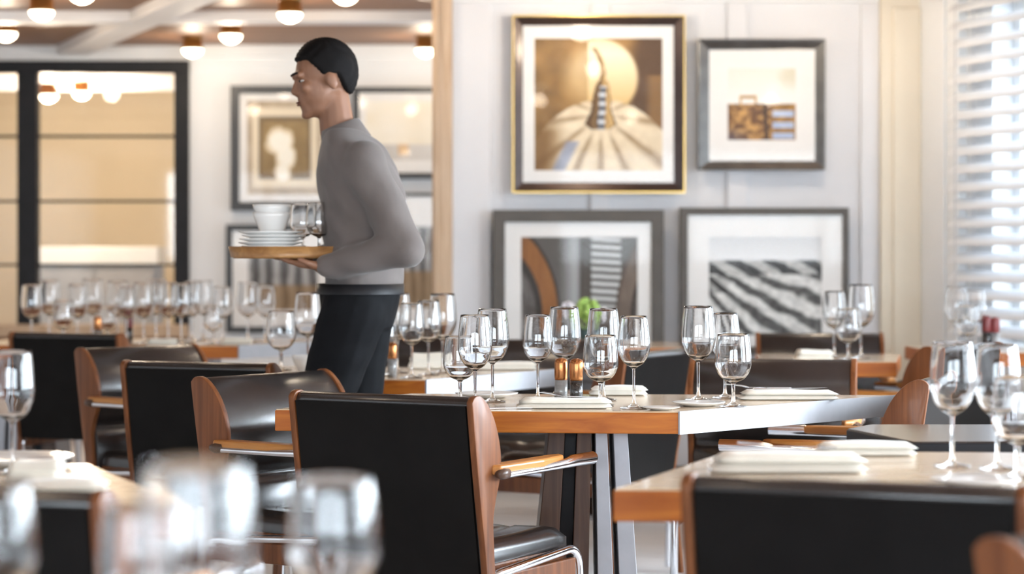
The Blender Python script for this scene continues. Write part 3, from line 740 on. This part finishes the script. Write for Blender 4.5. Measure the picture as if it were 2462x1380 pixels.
for x in (-0.06, 0.0, 0.05): ob('stem', tube([(0, 0, 0.06), (x * 0.6, 0, 0.10), (x, 0, 0.14)], 0.003, 6), 'green', bq)

# ================================================================== PICTURES
def lerp(a, b, t): return tuple(x + (y - x) * t for x, y in zip(a, b))
def sst(a, b, x):
    t = max(0, min(1, (x - a) / (b - a))); return t * t * (3 - 2 * t)
def hsh(x, y):
    return (math.sin(x * 127.1 + y * 311.7) * 43758.5453) % 1.0
def vnoise(x, y):
    xi, yi = math.floor(x), math.floor(y); fx, fy = x - xi, y - yi
    fx, fy = fx * fx * (3 - 2 * fx), fy * fy * (3 - 2 * fy)
    return (hsh(xi, yi) * (1 - fx) + hsh(xi + 1, yi) * fx) * (1 - fy) + (hsh(xi, yi + 1) * (1 - fx) + hsh(xi + 1, yi + 1) * fx) * fy
def fbm(x, y): return 0.55 * vnoise(x, y) + 0.3 * vnoise(2 * x + 5, 2 * y) + 0.15 * vnoise(4 * x, 4 * y + 3)
def srgb(c): return tuple(((v / 255) / 12.92 if v / 255 <= 0.04045 else ((v / 255 + 0.055) / 1.055) ** 2.4) for v in c)
def art_pumpkin(u, v):      # u right, v down, 0..1
    n = fbm(u * 6, v * 6)
    c = lerp((96, 70, 34), (176, 134, 76), n * 0.9 + 0.15 * (1 - v))
    c = lerp(c, (74, 52, 36), 0.8 * sst(0.72, 0.86, u + 0.12 * v))
    if u > 0.86 and v > 0.28: c = lerp(c, (150, 112, 62), 0.7 * sst(0.84, 0.93, u))
    # pale pumpkin behind, palest near the top, fading out on the left
    d = math.hypot((u - 0.50) / 0.32, (v - 0.30) / 0.31)
    pale = lerp((214, 176, 112), (250, 236, 205), max(0, 1 - abs(v - 0.12) * 2.2))
    c = lerp(pale, c, sst(0.90, 1.02, d)) if u > 0.42 else lerp(c, pale, 0.55 * (1 - sst(0.5, 1.05, d)))
    # front pumpkin
    ex, ey = (u - 0.53) / 0.62, (v - 1.15) / 0.685
    d = math.hypot(ex, ey)
    if d < 1.0:
        ang = math.atan2(u - 0.52, (v - 0.60) * 0.9 + 0.02)
        rib = 0.5 + 0.5 * math.cos(ang * 13.0)
        far = math.hypot(u - 0.52, (v - 0.64) * 1.2)
        s = 1 - 0.75 * (rib ** 5) * sst(0.06, 0.2, far)
        cc = lerp((128, 98, 62), (244, 230, 202), 0.75 * s + 0.25 * fbm(u * 20, v * 20))
        cc = lerp(cc, (120, 84, 42), 0.85 * sst(0.24, 0.05, u - 0.12 * (1 - v)) * sst(0.62, 0.72, v))
        bd = abs(u - (0.30 - (v - 0.78) * 0.52))
        if v > 0.78: cc = lerp(cc, (140, 150, 178), 0.8 * sst(0.07, 0.03, bd))
        c = cc
    # stem
    def tab(v, T):
        for (a, x), (b, y) in zip(T[:-1], T[1:]):
            if a <= v <= b: return x + (y - x) * (v - a) / (b - a)
        return None
    sx = tab(v, [(0.07, 0.465), (0.12, 0.50), (0.2, 0.53), (0.3, 0.535), (0.45, 0.525), (0.69, 0.515)])
    wdt = tab(v, [(0.07, 0.02), (0.2, 0.021), (0.31, 0.024), (0.35, 0.052), (0.45, 0.070), (0.55, 0.080), (0.60, 0.105), (0.65, 0.125), (0.69, 0.07)])
    if sx is not None:
        q = (u - sx) / wdt
        if abs(q) < 1:
            c = lerp((84, 58, 26), (206, 170, 110), sst(-0.8, 0.7, q + 0.3 * math.sin(q * 9)))
            if v > 0.36 and -0.25 < q * wdt / 0.08 < 0.42:
                c = lerp((58, 60, 70), (220, 228, 236), 0.5 + 0.5 * math.sin(v * 92))
            if abs(q) > 0.86: c = (88, 62, 34)
    #
    return srgb(c)
def art_house(u, v):
    if v < 0.50:
        c = lerp((232, 230, 220), (240, 240, 236), v * 2)
        c = lerp(c, (205, 198, 170), 0.6 * sst(0.78, 0.98, u + 0.15 * fbm(u * 9, v * 9)) * sst(0.36, 0.1, v))
        if 0.17 < u < 0.43 and 0.38 < v < 0.425: c = (176, 134, 70)
        if (abs(u - 0.19) < 0.015 or abs(u - 0.41) < 0.015) and 0.38 < v < 0.5: c = (196, 160, 104)
    else:
        n = fbm(u * 16, v * 16)
        c = lerp((96, 62, 34), (206, 158, 90), sst(0.25, 0.75, n))
        c = lerp(c, (60, 62, 100), 0.6 * sst(0.75, 1.0, v) * sst(0.45, 0.0, u))
        if abs(u - 0.545 - 0.06 * (v - 0.5)) < 0.03: c = (62, 40, 20)
        if u > 0.64:
            c = lerp((110, 74, 30), (190, 146, 72), fbm(u * 30 + v * 30, 3))
            for k in range(3):
                if abs(v - (0.635 + 0.155 * k)) < 0.042 and 0.66 < u < 0.97: c = lerp((150, 168, 205), (205, 216, 232), fbm(u * 10, v * 10))
    return srgb(c)
def art_barrels(u, v):
    c = lerp((92, 88, 84), (172, 174, 176), sst(0.30, 0.48, u) * sst(0.56, 0.45, u))
    if 0.50 < u < 0.62: c = (80, 74, 68)
    if 0.60 < u < 0.86:  # pale stripes: reflection of the blind painted into the print
        s = 0.5 + 0.5 * math.sin(v * 88 + (u - 0.6) * -6)
        c = lerp((72, 68, 64), (208, 210, 210), sst(0.25, 0.65, s) * sst(0.9, 0.55, v) + 0.05)
    # left barrel head with brown hoop
    r = math.hypot((u + 0.28) / 0.62, (v - 0.78) / 0.98)
    if r < 1.0:
        c = lerp((60, 54, 50), (150, 146, 144), fbm(u * 12, v * 7))
        if r > 0.74: c = lerp((120, 74, 36), (158, 104, 52), fbm(u * 30, v * 3))
        if 0.66 < r <= 0.75 or r > 0.965: c = (50, 44, 40)
    r = math.hypot((u - 1.28) / 0.47, (v - 0.8) / 0.95)
    if r < 1.0:
        c = lerp((70, 62, 56), (150, 138, 128), fbm(u * 12, v * 7))
        if r > 0.95 or 0.66 < r < 0.72: c = (46, 40, 36)
        if r >= 0.72: c = lerp(c, (116, 98, 84), 0.6)
    if v > 0.86: c = lerp(c, (78, 72, 68), sst(0.86, 0.98, v))
    return srgb(c)
def art_vineyard(u, v):
    if v < 0.235:
        g = 212 + 18 * v / 0.235; c = (g, g, g)
    else:
        # diagonal rows fanning away to the upper left
        th = math.atan2(v - 0.03, u + 0.45)
        s = 0.5 + 0.5 * math.sin(th * 40 + 2.6 * fbm(u * 7, v * 7)) if v > 0.38 else 0.5 + 0.5 * math.sin((u * 6.2 - v * 9) * 3.1 + 2 * fbm(u * 9, v * 9))
        n = fbm(u * 24, v * 24)
        g = 84 + 138 * sst(0.1, 0.7, s) + 90 * (n - 0.5)
        if v < 0.38: g = 60 + 130 * sst(0.35, 0.6, s) + 70 * (n - 0.5)
        if v > 0.4 and u < 0.2 and v < 0.58: g -= 60 * sst(0.2, 0.1, u)
        g = max(28, min(236, g)); c = (g, g, g * 0.985)
    return srgb(c)
def art_flower(u, v):
    n = fbm(u * 6, v * 6)
    c = lerp((128, 104, 66), (176, 150, 104), n)
    e = min(u, 1 - u, v * 0.9, (1 - v) * 0.9)
    if e < 0.07: c = lerp((150, 130, 104), (214, 200, 176), n)
    elif e < 0.15: c = (236, 224, 200)
    elif e < 0.19: c = (120, 100, 72)
    d = min(math.hypot((u - 0.44 - dx) / rx, (v - vy) / ry) for dx, vy, rx, ry in ((0.0, 0.44, 0.19, 0.16), (0.07, 0.58, 0.15, 0.16), (0.03, 0.76, 0.11, 0.14)))
    d += 0.35 * (fbm(u * 12, v * 12) - 0.5)
    if d < 1: c = lerp((255, 252, 240), (224, 206, 172), sst(0.6, 1, d))
    return srgb(c)
def art_pale(u, v):
    c = lerp((246, 244, 236), (238, 228, 206), fbm(u * 3, v * 3))
    if v > 0.74: c = lerp((190, 186, 180), (222, 220, 216), u)
    if abs(u - 0.5) < 0.07 and 0.72 < v < 0.90: c = (204, 168, 122)
    return srgb(c)
def art_dark(u, v):
    n = fbm(u * 8, v * 4); s = 0.5 + 0.5 * math.sin(u * 30 + n * 3)
    c = lerp((58, 56, 56), (188, 186, 184), s * 0.8 + 0.2 * n)
    if v > 0.55: c = lerp(c, (150, 112, 66), 0.6)
    return srgb(c)
def print_mesh(w_, h_, func, n):
    nx = n; ny = max(2, int(n * h_ / w_)); v, f = [], []
    for j in range(ny + 1):
        for i in range(nx + 1): v.append(((i / nx - 0.5) * w_, 0, (0.5 - j / ny) * h_))
    for j in range(ny):
        for i in range(nx):
            a = j * (nx + 1) + i; f.append((a, a + 1, a + nx + 2, a + nx + 1))
    me = bpy.data.meshes.new('print'); me.from_pydata(v, [], f); me.update()
    ca = me.color_attributes.new('ink', 'FLOAT_COLOR', 'POINT')
    for j in range(ny + 1):
        for i in range(nx + 1):
            ca.data[j * (nx + 1) + i].color = tuple(func(i / nx, j / ny)) + (1,)
    me.materials.append(M['print']); return me
def picture(Y, outer, matb, img, func, label, mat, style='scoop', depth=0.045, n=130, gold=False, tilt=0.0, glassy=True, edge=None):
    """outer, matb, img: pixel rectangles (x0,y0,x1,y1) of the frame, the mat opening and the print, at distance Y"""
    s = F / Y
    cx, cy = (outer[0] + outer[2]) / 2, (outer[1] + outer[3]) / 2
    e = empty('framed_picture', (X_at(cx, Y), Y, H_at(cy, Y))); e.rotation_euler = (tilt, 0, 0); tag(e, label, 'picture', 'framed pictures')
    def R(r): return ((r[0] - cx) / s, (cy - r[3]) / s, (r[2] - cx) / s, (cy - r[1]) / s)   # x0,z0,x1,z1
    o, m, i = R(outer), R(matb), R(img)
    yb, yf = 0.0, -depth
    inner_y = yf + (0.022 if style == 'scoop' else 0.003)
    def rail(p0, p1, q0, q1):   # outer corners p0,p1; inner corners q0,q1  (x,z)
        def L(a, b, t): return (a[0] + (b[0] - a[0]) * t, a[1] + (b[1] - a[1]) * t)
        prof = [(0.0, yb), (0.0, yf + 0.004), (0.07, yf)] + ([(0.16, yf + 0.001), (0.55, yf + 0.012), (0.92, inner_y), (1.0, inner_y)] if style == 'scoop' else [(0.93, yf), (1.0, inner_y)]) + [(1.0, yb)]
        v = []
        for t, y in prof:
            a, b = L(p0, q0, t), L(p1, q1, t); v += [(a[0], y, a[1]), (b[0], y, b[1])]
        k = len(prof); f = [(2 * j, 2 * j + 1, 2 * ((j + 1) % k) + 1, 2 * ((j + 1) % k)) for j in range(k)]
        f.append(tuple(2 * j for j in range(k))); f.append(tuple(2 * j + 1 for j in reversed(range(k))))
        return mk('rail', v, f)
    O = [(o[0], o[1]), (o[2], o[1]), (o[2], o[3]), (o[0], o[3])]; I = [(m[0], m[1]), (m[2], m[1]), (m[2], m[3]), (m[0], m[3])]
    for k in range(4):
        r = ob('frame_rail', rail(O[k], O[(k + 1) % 4], I[k], I[(k + 1) % 4]), mat, e)
        if edge:
            p, q = O[k], O[(k + 1) % 4]; g = 0.006
            bx = box(min(p[0], q[0]) - g, max(p[0], q[0]) + g, yf + 0.008, yb, min(p[1], q[1]) - g, max(p[1], q[1]) + g)
            if k == 0: bx = box(p[0] - g, q[0] + g, yf + 0.008, yb, p[1] - g, p[1])
            if k == 1: bx = box(p[0], p[0] + g, yf + 0.008, yb, p[1], q[1])
            if k == 2: bx = box(q[0] - g, p[0] + g, yf + 0.008, yb, p[1], p[1] + g)
            if k == 3: bx = box(p[0] - g, p[0], yf + 0.008, yb, q[1], p[1])
            ob('frame_edge', bx, edge, e)
    ym = yf + 0.026 if style == 'scoop' else yf + 0.014
    # mat board: four strips around the window
    ms = [box(m[0], m[2], ym, ym + 0.006, m[1], i[1]), box(m[0], m[2], ym, ym + 0.006, i[3], m[3]), box(m[0], i[0], ym, ym + 0.006, i[1], i[3]), box(i[2], m[2], ym, ym + 0.006, i[1], i[3])]
    ob('mat_board', merge(*ms), 'mat', e)
    pm = print_mesh(i[2] - i[0], i[3] - i[1], func, n)
    ob('print', pm, None, e, ((i[0] + i[2]) / 2, ym + 0.004, (i[1] + i[3]) / 2))
    ob('backing', box(o[0] + 0.01, o[2] - 0.01, yb - 0.006, yb, o[1] + 0.01, o[3] - 0.01), 'blackframe', e)
    if glassy: ob('glazing', box(m[0], m[2], ym - 0.006, ym - 0.004, m[1], m[3]), 'picglass', e)
    return e
picture(YW - 0.04, (1235, 41, 1643, 461), (1257, 63, 1619, 439), (1285, 93, 1592, 410), art_pumpkin, 'large framed photograph of a pale pumpkin in a bronze black frame', 'darkbronze', edge='gold')
picture(YW - 0.04, (1676, 95, 1982, 409), (1704, 121, 1958, 387), (1749, 165, 1912, 337), art_house, 'small square framed picture with wide white mat, right of the pumpkin', 'pewter', n=90)
picture(YW - 0.06, (1185, 505, 1595, 880), (1214, 534, 1565, 850), (1253, 570, 1532, 818), art_barrels, 'framed photograph of wine barrels below the pumpkin', 'greyframe', 'flat')
picture(YW - 0.035, (1633, 500, 2036, 850), (1651, 517, 2021, 832), (1702, 570, 1972, 804), art_vineyard, 'framed black and white photograph of vineyard rows', 'greyframe', 'flat', depth=0.075, edge=None)
picture(YF - 0.02, (556, 207, 815, 506), (577, 226, 795, 486), (596, 243, 775, 468), art_flower, 'framed sepia picture of a white bloom left of the waiter', 'blackframe', 'flat', n=70)
picture(YF - 0.02, (849, 210, 1090, 430), (864, 224, 1075, 416), (880, 244, 1060, 386), art_pale, 'framed pale picture between waiter and tan casing, upper one', 'blackframe', 'flat', n=50)
picture(YF - 0.02, (545, 540, 815, 800), (560, 555, 800, 785), (598, 612, 765, 745), art_dark, 'framed grey picture below the sepia bloom, behind the waiter', 'blackframe', 'flat', n=50)
picture(YF - 0.02, (880, 464, 1090, 800), (890, 472, 1080, 790), (930, 545, 1050, 740), art_dark, 'framed picture between waiter and tan casing, lower one', 'blackframe', 'flat', n=50)

# ================================================================== WAITER
def capsule(p0, r0, p1, r1, n=14):
    p0, p1 = Vector(p0), Vector(p1); d = p1 - p0; L = d.length
    prof = [(0, -r0)] + [(r0 * math.cos(a), r0 * math.sin(a)) for a in (-1.1, -0.7, -0.35, 0)] + [(r1 * math.cos(a), L + r1 * math.sin(a)) for a in (0, 0.35, 0.7, 1.1)] + [(0, L + r1)]
    m = lathe(prof, n); m.transform(Matrix.Translation(p0) @ d.to_track_quat('Z', 'Y').to_matrix().to_4x4()); return m
def ellip(c, r, rot=None):
    bm = bmesh.new(); bmesh.ops.create_uvsphere(bm, u_segments=24, v_segments=16, radius=1.0); me = bpy.data.meshes.new('e'); bm.to_mesh(me); bm.free()
    mt = Matrix.Translation(c) @ (rot if rot else Matrix.Identity(4)) @ Matrix.Diagonal((r[0], r[1], r[2], 1)); me.transform(mt); return me
def loft(rings, n=24):
    """rings: (center, rx, ry)"""
    v, f = [], []
    for c, rx, ry in rings:
        v += [(c[0] + rx * math.cos(2 * math.pi * k / n), c[1] + ry * math.sin(2 * math.pi * k / n), c[2]) for k in range(n)]
    for i in range(len(rings) - 1):
        for k in range(n):
            j = (k + 1) % n; f.append((i * n + k, i * n + j, (i + 1) * n + j, (i + 1) * n + k))
    f.append(tuple(range(n - 1, -1, -1))); f.append(tuple(range((len(rings) - 1) * n, len(rings) * n)))
    return mk('loft', v, f)
def remesh(mes, voxel, smooth=4, name='body', wrinkle=0.0):
    src = bpy.data.objects.new('tmp', merge(*mes)); s2 = bpy.data.scenes.new('tmp'); s2.collection.objects.link(src)
    md = src.modifiers.new('r', 'REMESH'); md.mode = 'VOXEL'; md.voxel_size = voxel
    s = src.modifiers.new('s', 'SMOOTH'); s.iterations = smooth; s.factor = 0.5
    s2.view_layers[0].update(); dg = s2.view_layers[0].depsgraph; me = bpy.data.meshes.new_from_object(src.evaluated_get(dg))
    bpy.data.objects.remove(src); bpy.data.scenes.remove(s2)
    for p in me.polygons: p.use_smooth = True
    if wrinkle:
        nr = [vv.normal.copy() for vv in me.vertices]
        for vv in me.vertices:
            c = vv.co.copy(); k = wrinkle * (math.sin(c.z * 55 + c.x * 30 + 3 * math.sin(c.y * 18)) * 0.6 + math.sin(c.z * 24 - c.x * 38) * 0.6)
            vv.co = c + nr[vv.index] * k
    me.name = name; return me
WY = 7.22; ws = F / WY
def wp(px, py, dy=0.0): return Vector((X_at(px, WY), dy, H_at(py, WY)))
WX = X_at(860, WY)
waiter = empty('person', (WX, WY, 0)); tag(waiter, 'waiter in grey shirt walking left and carrying a loaded tray', 'person')
def W(px, py, dy=0.0):
    p = wp(px, py, dy); return Vector((p.x - WX, dy, p.z))
hc = W(778, 197)                       # head centre
HR = Matrix.Translation(hc) @ Matrix.Rotation(math.radians(-10), 4, 'Y') @ Matrix.Rotation(math.radians(14), 4, 'Z') @ Matrix.Scale(0.99, 4)
def hp(x, y, z): return HR @ Vector((x, y, z))
head = [ellip((0.012, 0, 0.035), (0.094, 0.074, 0.088)), ellip((-0.022, 0, -0.018), (0.066, 0.060, 0.090)), ellip((-0.030, 0, -0.072), (0.046, 0.046, 0.036)),
        ellip((-0.070, 0, -0.094), (0.017, 0.021, 0.014)), ellip((0.0, 0.0, -0.05), (0.06, 0.054, 0.045)),
        capsule((-0.080, 0, 0.020), 0.008, (-0.098, 0, -0.018), 0.0105), ellip((-0.091, 0, -0.023), (0.012, 0.017, 0.009)),
        capsule((-0.079, -0.040, 0.030), 0.011, (-0.085, 0.0, 0.032), 0.011), capsule((-0.079, 0.040, 0.030), 0.011, (-0.085, 0.0, 0.032), 0.011),
        ellip((-0.066, 0, -0.050), (0.025, 0.032, 0.030)), ellip((-0.060, 0, -0.076), (0.024, 0.032, 0.030)), ellip((-0.062, -0.040, -0.012), (0.018, 0.016, 0.020)), ellip((-0.062, 0.040, -0.012), (0.018, 0.016, 0.020))]
for s in (-1, 1):
    head += [ellip((0.012, s * 0.076, -0.005), (0.018, 0.009, 0.031), Matrix.Rotation(-0.2, 4, 'Y'))]
for m in head: m.transform(HR)
nk = capsule(hp(0.022, 0, -0.05), 0.050, W(812, 318), 0.056)
LSH, LEL, LWR = W(880, 397, -0.165), W(985, 598, -0.225), W(790, 640, -0.165)
RSH, REL, RWR = W(872, 400, 0.165), W(930, 600, 0.215), W(745, 622, 0.15)
# trunk under the clothes keeps the figure one continuous body
trunk = loft([(W(862, 735), 0.10, 0.155), (W(868, 660), 0.098, 0.145), (W(868, 560), 0.105, 0.155), (W(862, 450), 0.115, 0.175), (W(852, 375), 0.095, 0.165), (W(835, 330), 0.06, 0.09)])
limbs = [capsule(LSH, 0.052, LEL, 0.040), capsule(LEL, 0.041, LWR, 0.028), capsule(RSH, 0.052, REL, 0.040), capsule(REL, 0.041, RWR, 0.028)]
def hand(wr, fwd, up, side, curl):
    """palm up under the tray: fwd along the fingers, up palm normal, side towards the thumb"""
    fwd, up, side = fwd.normalized(), up.normalized(), side.normalized(); out = []
    k = wr + fwd * 0.085
    for q in (-0.026, -0.009, 0.009, 0.026): out.append(capsule(wr + side * q * 0.6 + fwd * 0.015, 0.014, k + side * q, 0.0125))
    for i, (q, L) in enumerate(((0.030, 0.072), (0.010, 0.082), (-0.010, 0.076), (-0.029, 0.058))):
        a = k + side * q; b = a + (fwd * math.cos(curl) + up * math.sin(curl)) * L * 0.45 + side * q * 0.15
        c = b + (fwd * math.cos(curl * 2.2) + up * math.sin(curl * 2.2)) * L * 0.32; d = c + (fwd * math.cos(curl * 3.2) + up * math.sin(curl * 3.2)) * L * 0.25
        out += [capsule(a, 0.0095, b, 0.0088), capsule(b, 0.0088, c, 0.008), capsule(c, 0.008, d, 0.007)]
    a = wr + fwd * 0.03 + side * 0.026; b = a + fwd * 0.025 + side * 0.030 + up * 0.006; c = b + fwd * 0.026 + side * 0.010 + up * 0.008
    out += [capsule(a, 0.013, b, 0.010), capsule(b, 0.010, c, 0.0085)]
    return out
TRC = W(706, 612); TRZ = TRC.z        # tray centre (underside)
lh = hand(LWR, (W(718, 632, -0.12) - LWR), Vector((0, 0, 1)), Vector((0, -1, 0)), 0.10)
rh = hand(RWR, (W(690, 622, 0.12) - RWR), Vector((0, 0, 1)), Vector((0, 1, 0)), 0.10)
hipL, kneeL, ankL = W(858, 742, -0.085), Vector((-0.15, -0.09, 0.54)), Vector((-0.13, -0.09, 0.10))
hipR, kneeR, ankR = W(866, 742, 0.085), Vector((-0.03, 0.09, 0.53)), Vector((0.15, 0.09, 0.13))
legs = [capsule(hipL, 0.082, kneeL, 0.052), capsule(kneeL, 0.052, ankL, 0.036), capsule(hipR, 0.082, kneeR, 0.052), capsule(kneeR, 0.052, ankR, 0.036)]
body = remesh(head + [nk, trunk] + limbs + legs + lh + rh, 0.0052, 3, 'body'); ob('body', body, 'skin', waiter)
# shirt: torso and sleeves
torso = loft([(W(866, 716), 0.112, 0.160), (W(872, 690), 0.122, 0.172), (W(876, 620), 0.122, 0.172), (W(874, 540), 0.128, 0.180), (W(868, 460), 0.135, 0.195), (W(858, 400), 0.124, 0.200), (W(848, 352), 0.094, 0.178), (W(832, 322), 0.070, 0.105), (W(824, 308), 0.060, 0.070)])
sleeves = [capsule(LSH, 0.072, LEL, 0.056), capsule(LEL, 0.058, W(800, 638, -0.168), 0.042), capsule(RSH, 0.072, REL, 0.056), capsule(REL, 0.058, W(760, 621, 0.155), 0.042)]
shirt = remesh([torso] + sleeves, 0.009, 14, 'shirt', 0.0045); ob('shirt', shirt, 'shirt', waiter)
col_ = lathe([(0.080, -0.050), (0.072, -0.020), (0.064, 0.012), (0.060, 0.013), (0.064, -0.020), (0.070, -0.050)], 28)
col_.transform(Matrix.Translation(W(820, 310)) @ Matrix.Rotation(-0.36, 4, 'Y')); ob('collar', col_, 'shirt', waiter)
tr = remesh([loft([(W(862, 790), 0.108, 0.165), (W(866, 700), 0.128, 0.180), (W(867, 688), 0.126, 0.178)]), capsule(hipL, 0.105, kneeL, 0.074), capsule(kneeL, 0.074, ankL, 0.056), capsule(hipR, 0.105, kneeR, 0.074), capsule(kneeR, 0.074, ankR, 0.056)], 0.009, 5, 'trousers', 0.0018)
ob('trousers', tr, 'trousers', waiter)
belt = lathe([(1.0, -0.016), (1.0, 0.016), (0.97, 0.016), (0.97, -0.016)], 36); belt.transform(Matrix.Translation(W(867, 694)) @ Matrix.Diagonal((0.135, 0.187, 1, 1))); ob('belt', belt, 'black', waiter)
for a, rot in ((ankL, 0.0), (ankR, 0.55)):
    sh = remesh([capsule((0.02, 0, -0.045), 0.040, (-0.13, 0, -0.058), 0.034), capsule((0.01, 0, 0.0), 0.045, (0.0, 0, -0.05), 0.045), ellip((-0.05, 0, -0.082), (0.13, 0.045, 0.014))], 0.008, 3, 'shoe')
    sh.transform(Matrix.Translation(a) @ Matrix.Rotation(rot, 4, 'Y')); ob('shoe', sh, 'black', waiter)
# hair: a full cap whose lower part dives under the skin along the hairline
def hairline(x):
    if x < -0.055: return 0.078
    if x < -0.012: return 0.078 - (x + 0.055) / 0.043 * 0.062
    if x < 0.034: return 0.016
    return max(-0.052, 0.016 - (x - 0.034) * 2.2)
bm = bmesh.new(); bmesh.ops.create_uvsphere(bm, u_segments=64, v_segments=56, radius=1.0); hm = bpy.data.meshes.new('h')
for vv in bm.verts:
    d = vv.co.copy(); zlow = 1.0 if d.z > 0 else 1.12
    p = Vector((0.014 + d.x * 0.102, d.y * 0.0815, 0.036 + d.z * 0.102 * zlow))
    t = sst(hairline(p.x) - 0.010, hairline(p.x) + 0.004, p.z)
    k = 0.80 + 0.20 * t
    p = Vector((0.014, 0, 0.03)) + (p - Vector((0.014, 0, 0.03))) * k
    if t > 0.5: p += d * 0.0018 * math.sin(d.x * 70 + 6 * d.y) + Vector((0, 0, 0.004 * max(0, -d.x) * max(0, d.z)))
    vv.co = p
bm.to_mesh(hm); bm.free()
for p in hm.polygons: p.use_smooth = True
hm.transform(HR); ob('hair', hm, 'hair', waiter)
for s in (-1, 1):
    ey = ellip((-0.0715, s * 0.032, 0.0105), (0.0100, 0.0105, 0.0040)); ey.transform(HR); eo = ob('eye', ey, 'eyewhite', waiter)
    ir = ellip((-0.0790, s * 0.0335, 0.0105), (0.0035, 0.0058, 0.0039)); ir.transform(HR); ob('iris', ir, 'iris', eo)
    br = capsule((-0.0935, s * 0.014, 0.036), 0.0042, (-0.0865, s * 0.046, 0.036), 0.0032); br.transform(HR); ob('eyebrow', br, 'hair', waiter)
lp = merge(ellip((-0.0915, 0, -0.0515), (0.005, 0.019, 0.0036)), ellip((-0.0905, 0, -0.059), (0.005, 0.017, 0.0042))); lp.transform(HR); ob('lips', lp, 'lip', waiter)
# tray and its load (things of their own)
tx, ty, tz = TRC.x + WX, WY, TRZ - 0.012
tray = empty('serving_tray', (tx, ty, tz)); tag(tray, 'oval wooden tray held by the waiter', 'tray')
def oval(rx, ry, prof, n=44):
    m = lathe(prof, n); m.transform(Matrix.Diagonal((rx, ry, 1, 1))); return m
ob('tray_base', oval(0.19, 0.15, [(0, 0), (0.97, 0), (1.0, 0.006), (0.97, 0.012), (0, 0.012)]), 'tray', tray)
ob('tray_rim', oval(0.19, 0.15, [(0.985, 0.006), (1.03, 0.036), (1.06, 0.037), (1.02, 0.004)]), 'tray', tray)
for k in range(6):
    o = ob('plate', PLATE, None, None, (tx - 0.065 + 0.006 * math.sin(k * 2), ty - 0.02, tz + 0.0125 + k * 0.011), None, 1.0)
    tag(o, '%s white plate from the bottom of the stack on the waiter\'s tray' % ORD[k], 'plate', 'plates stacked on the tray')
for k in range(2):
    o = ob('bowl', BOWL, None, None, (tx - 0.065, ty - 0.02, tz + 0.0125 + 5 * 0.011 + 0.007 + k * 0.024), None, 1.1)
    tag(o, ['lower', 'upper'][k] + ' of two white bowls on the plate stack of the tray', 'bowl', 'bowls on the tray')
for i, (dx, dy) in enumerate([(0.085, -0.075), (0.10, 0.045), (0.02, 0.095)]):
    glass('goblet', tx + dx, ty + dy, tz + 0.0125, ['front', 'right rear', 'left rear'][i] + ' goblet standing on the waiter\'s tray', 'goblets on the tray', 0.86)
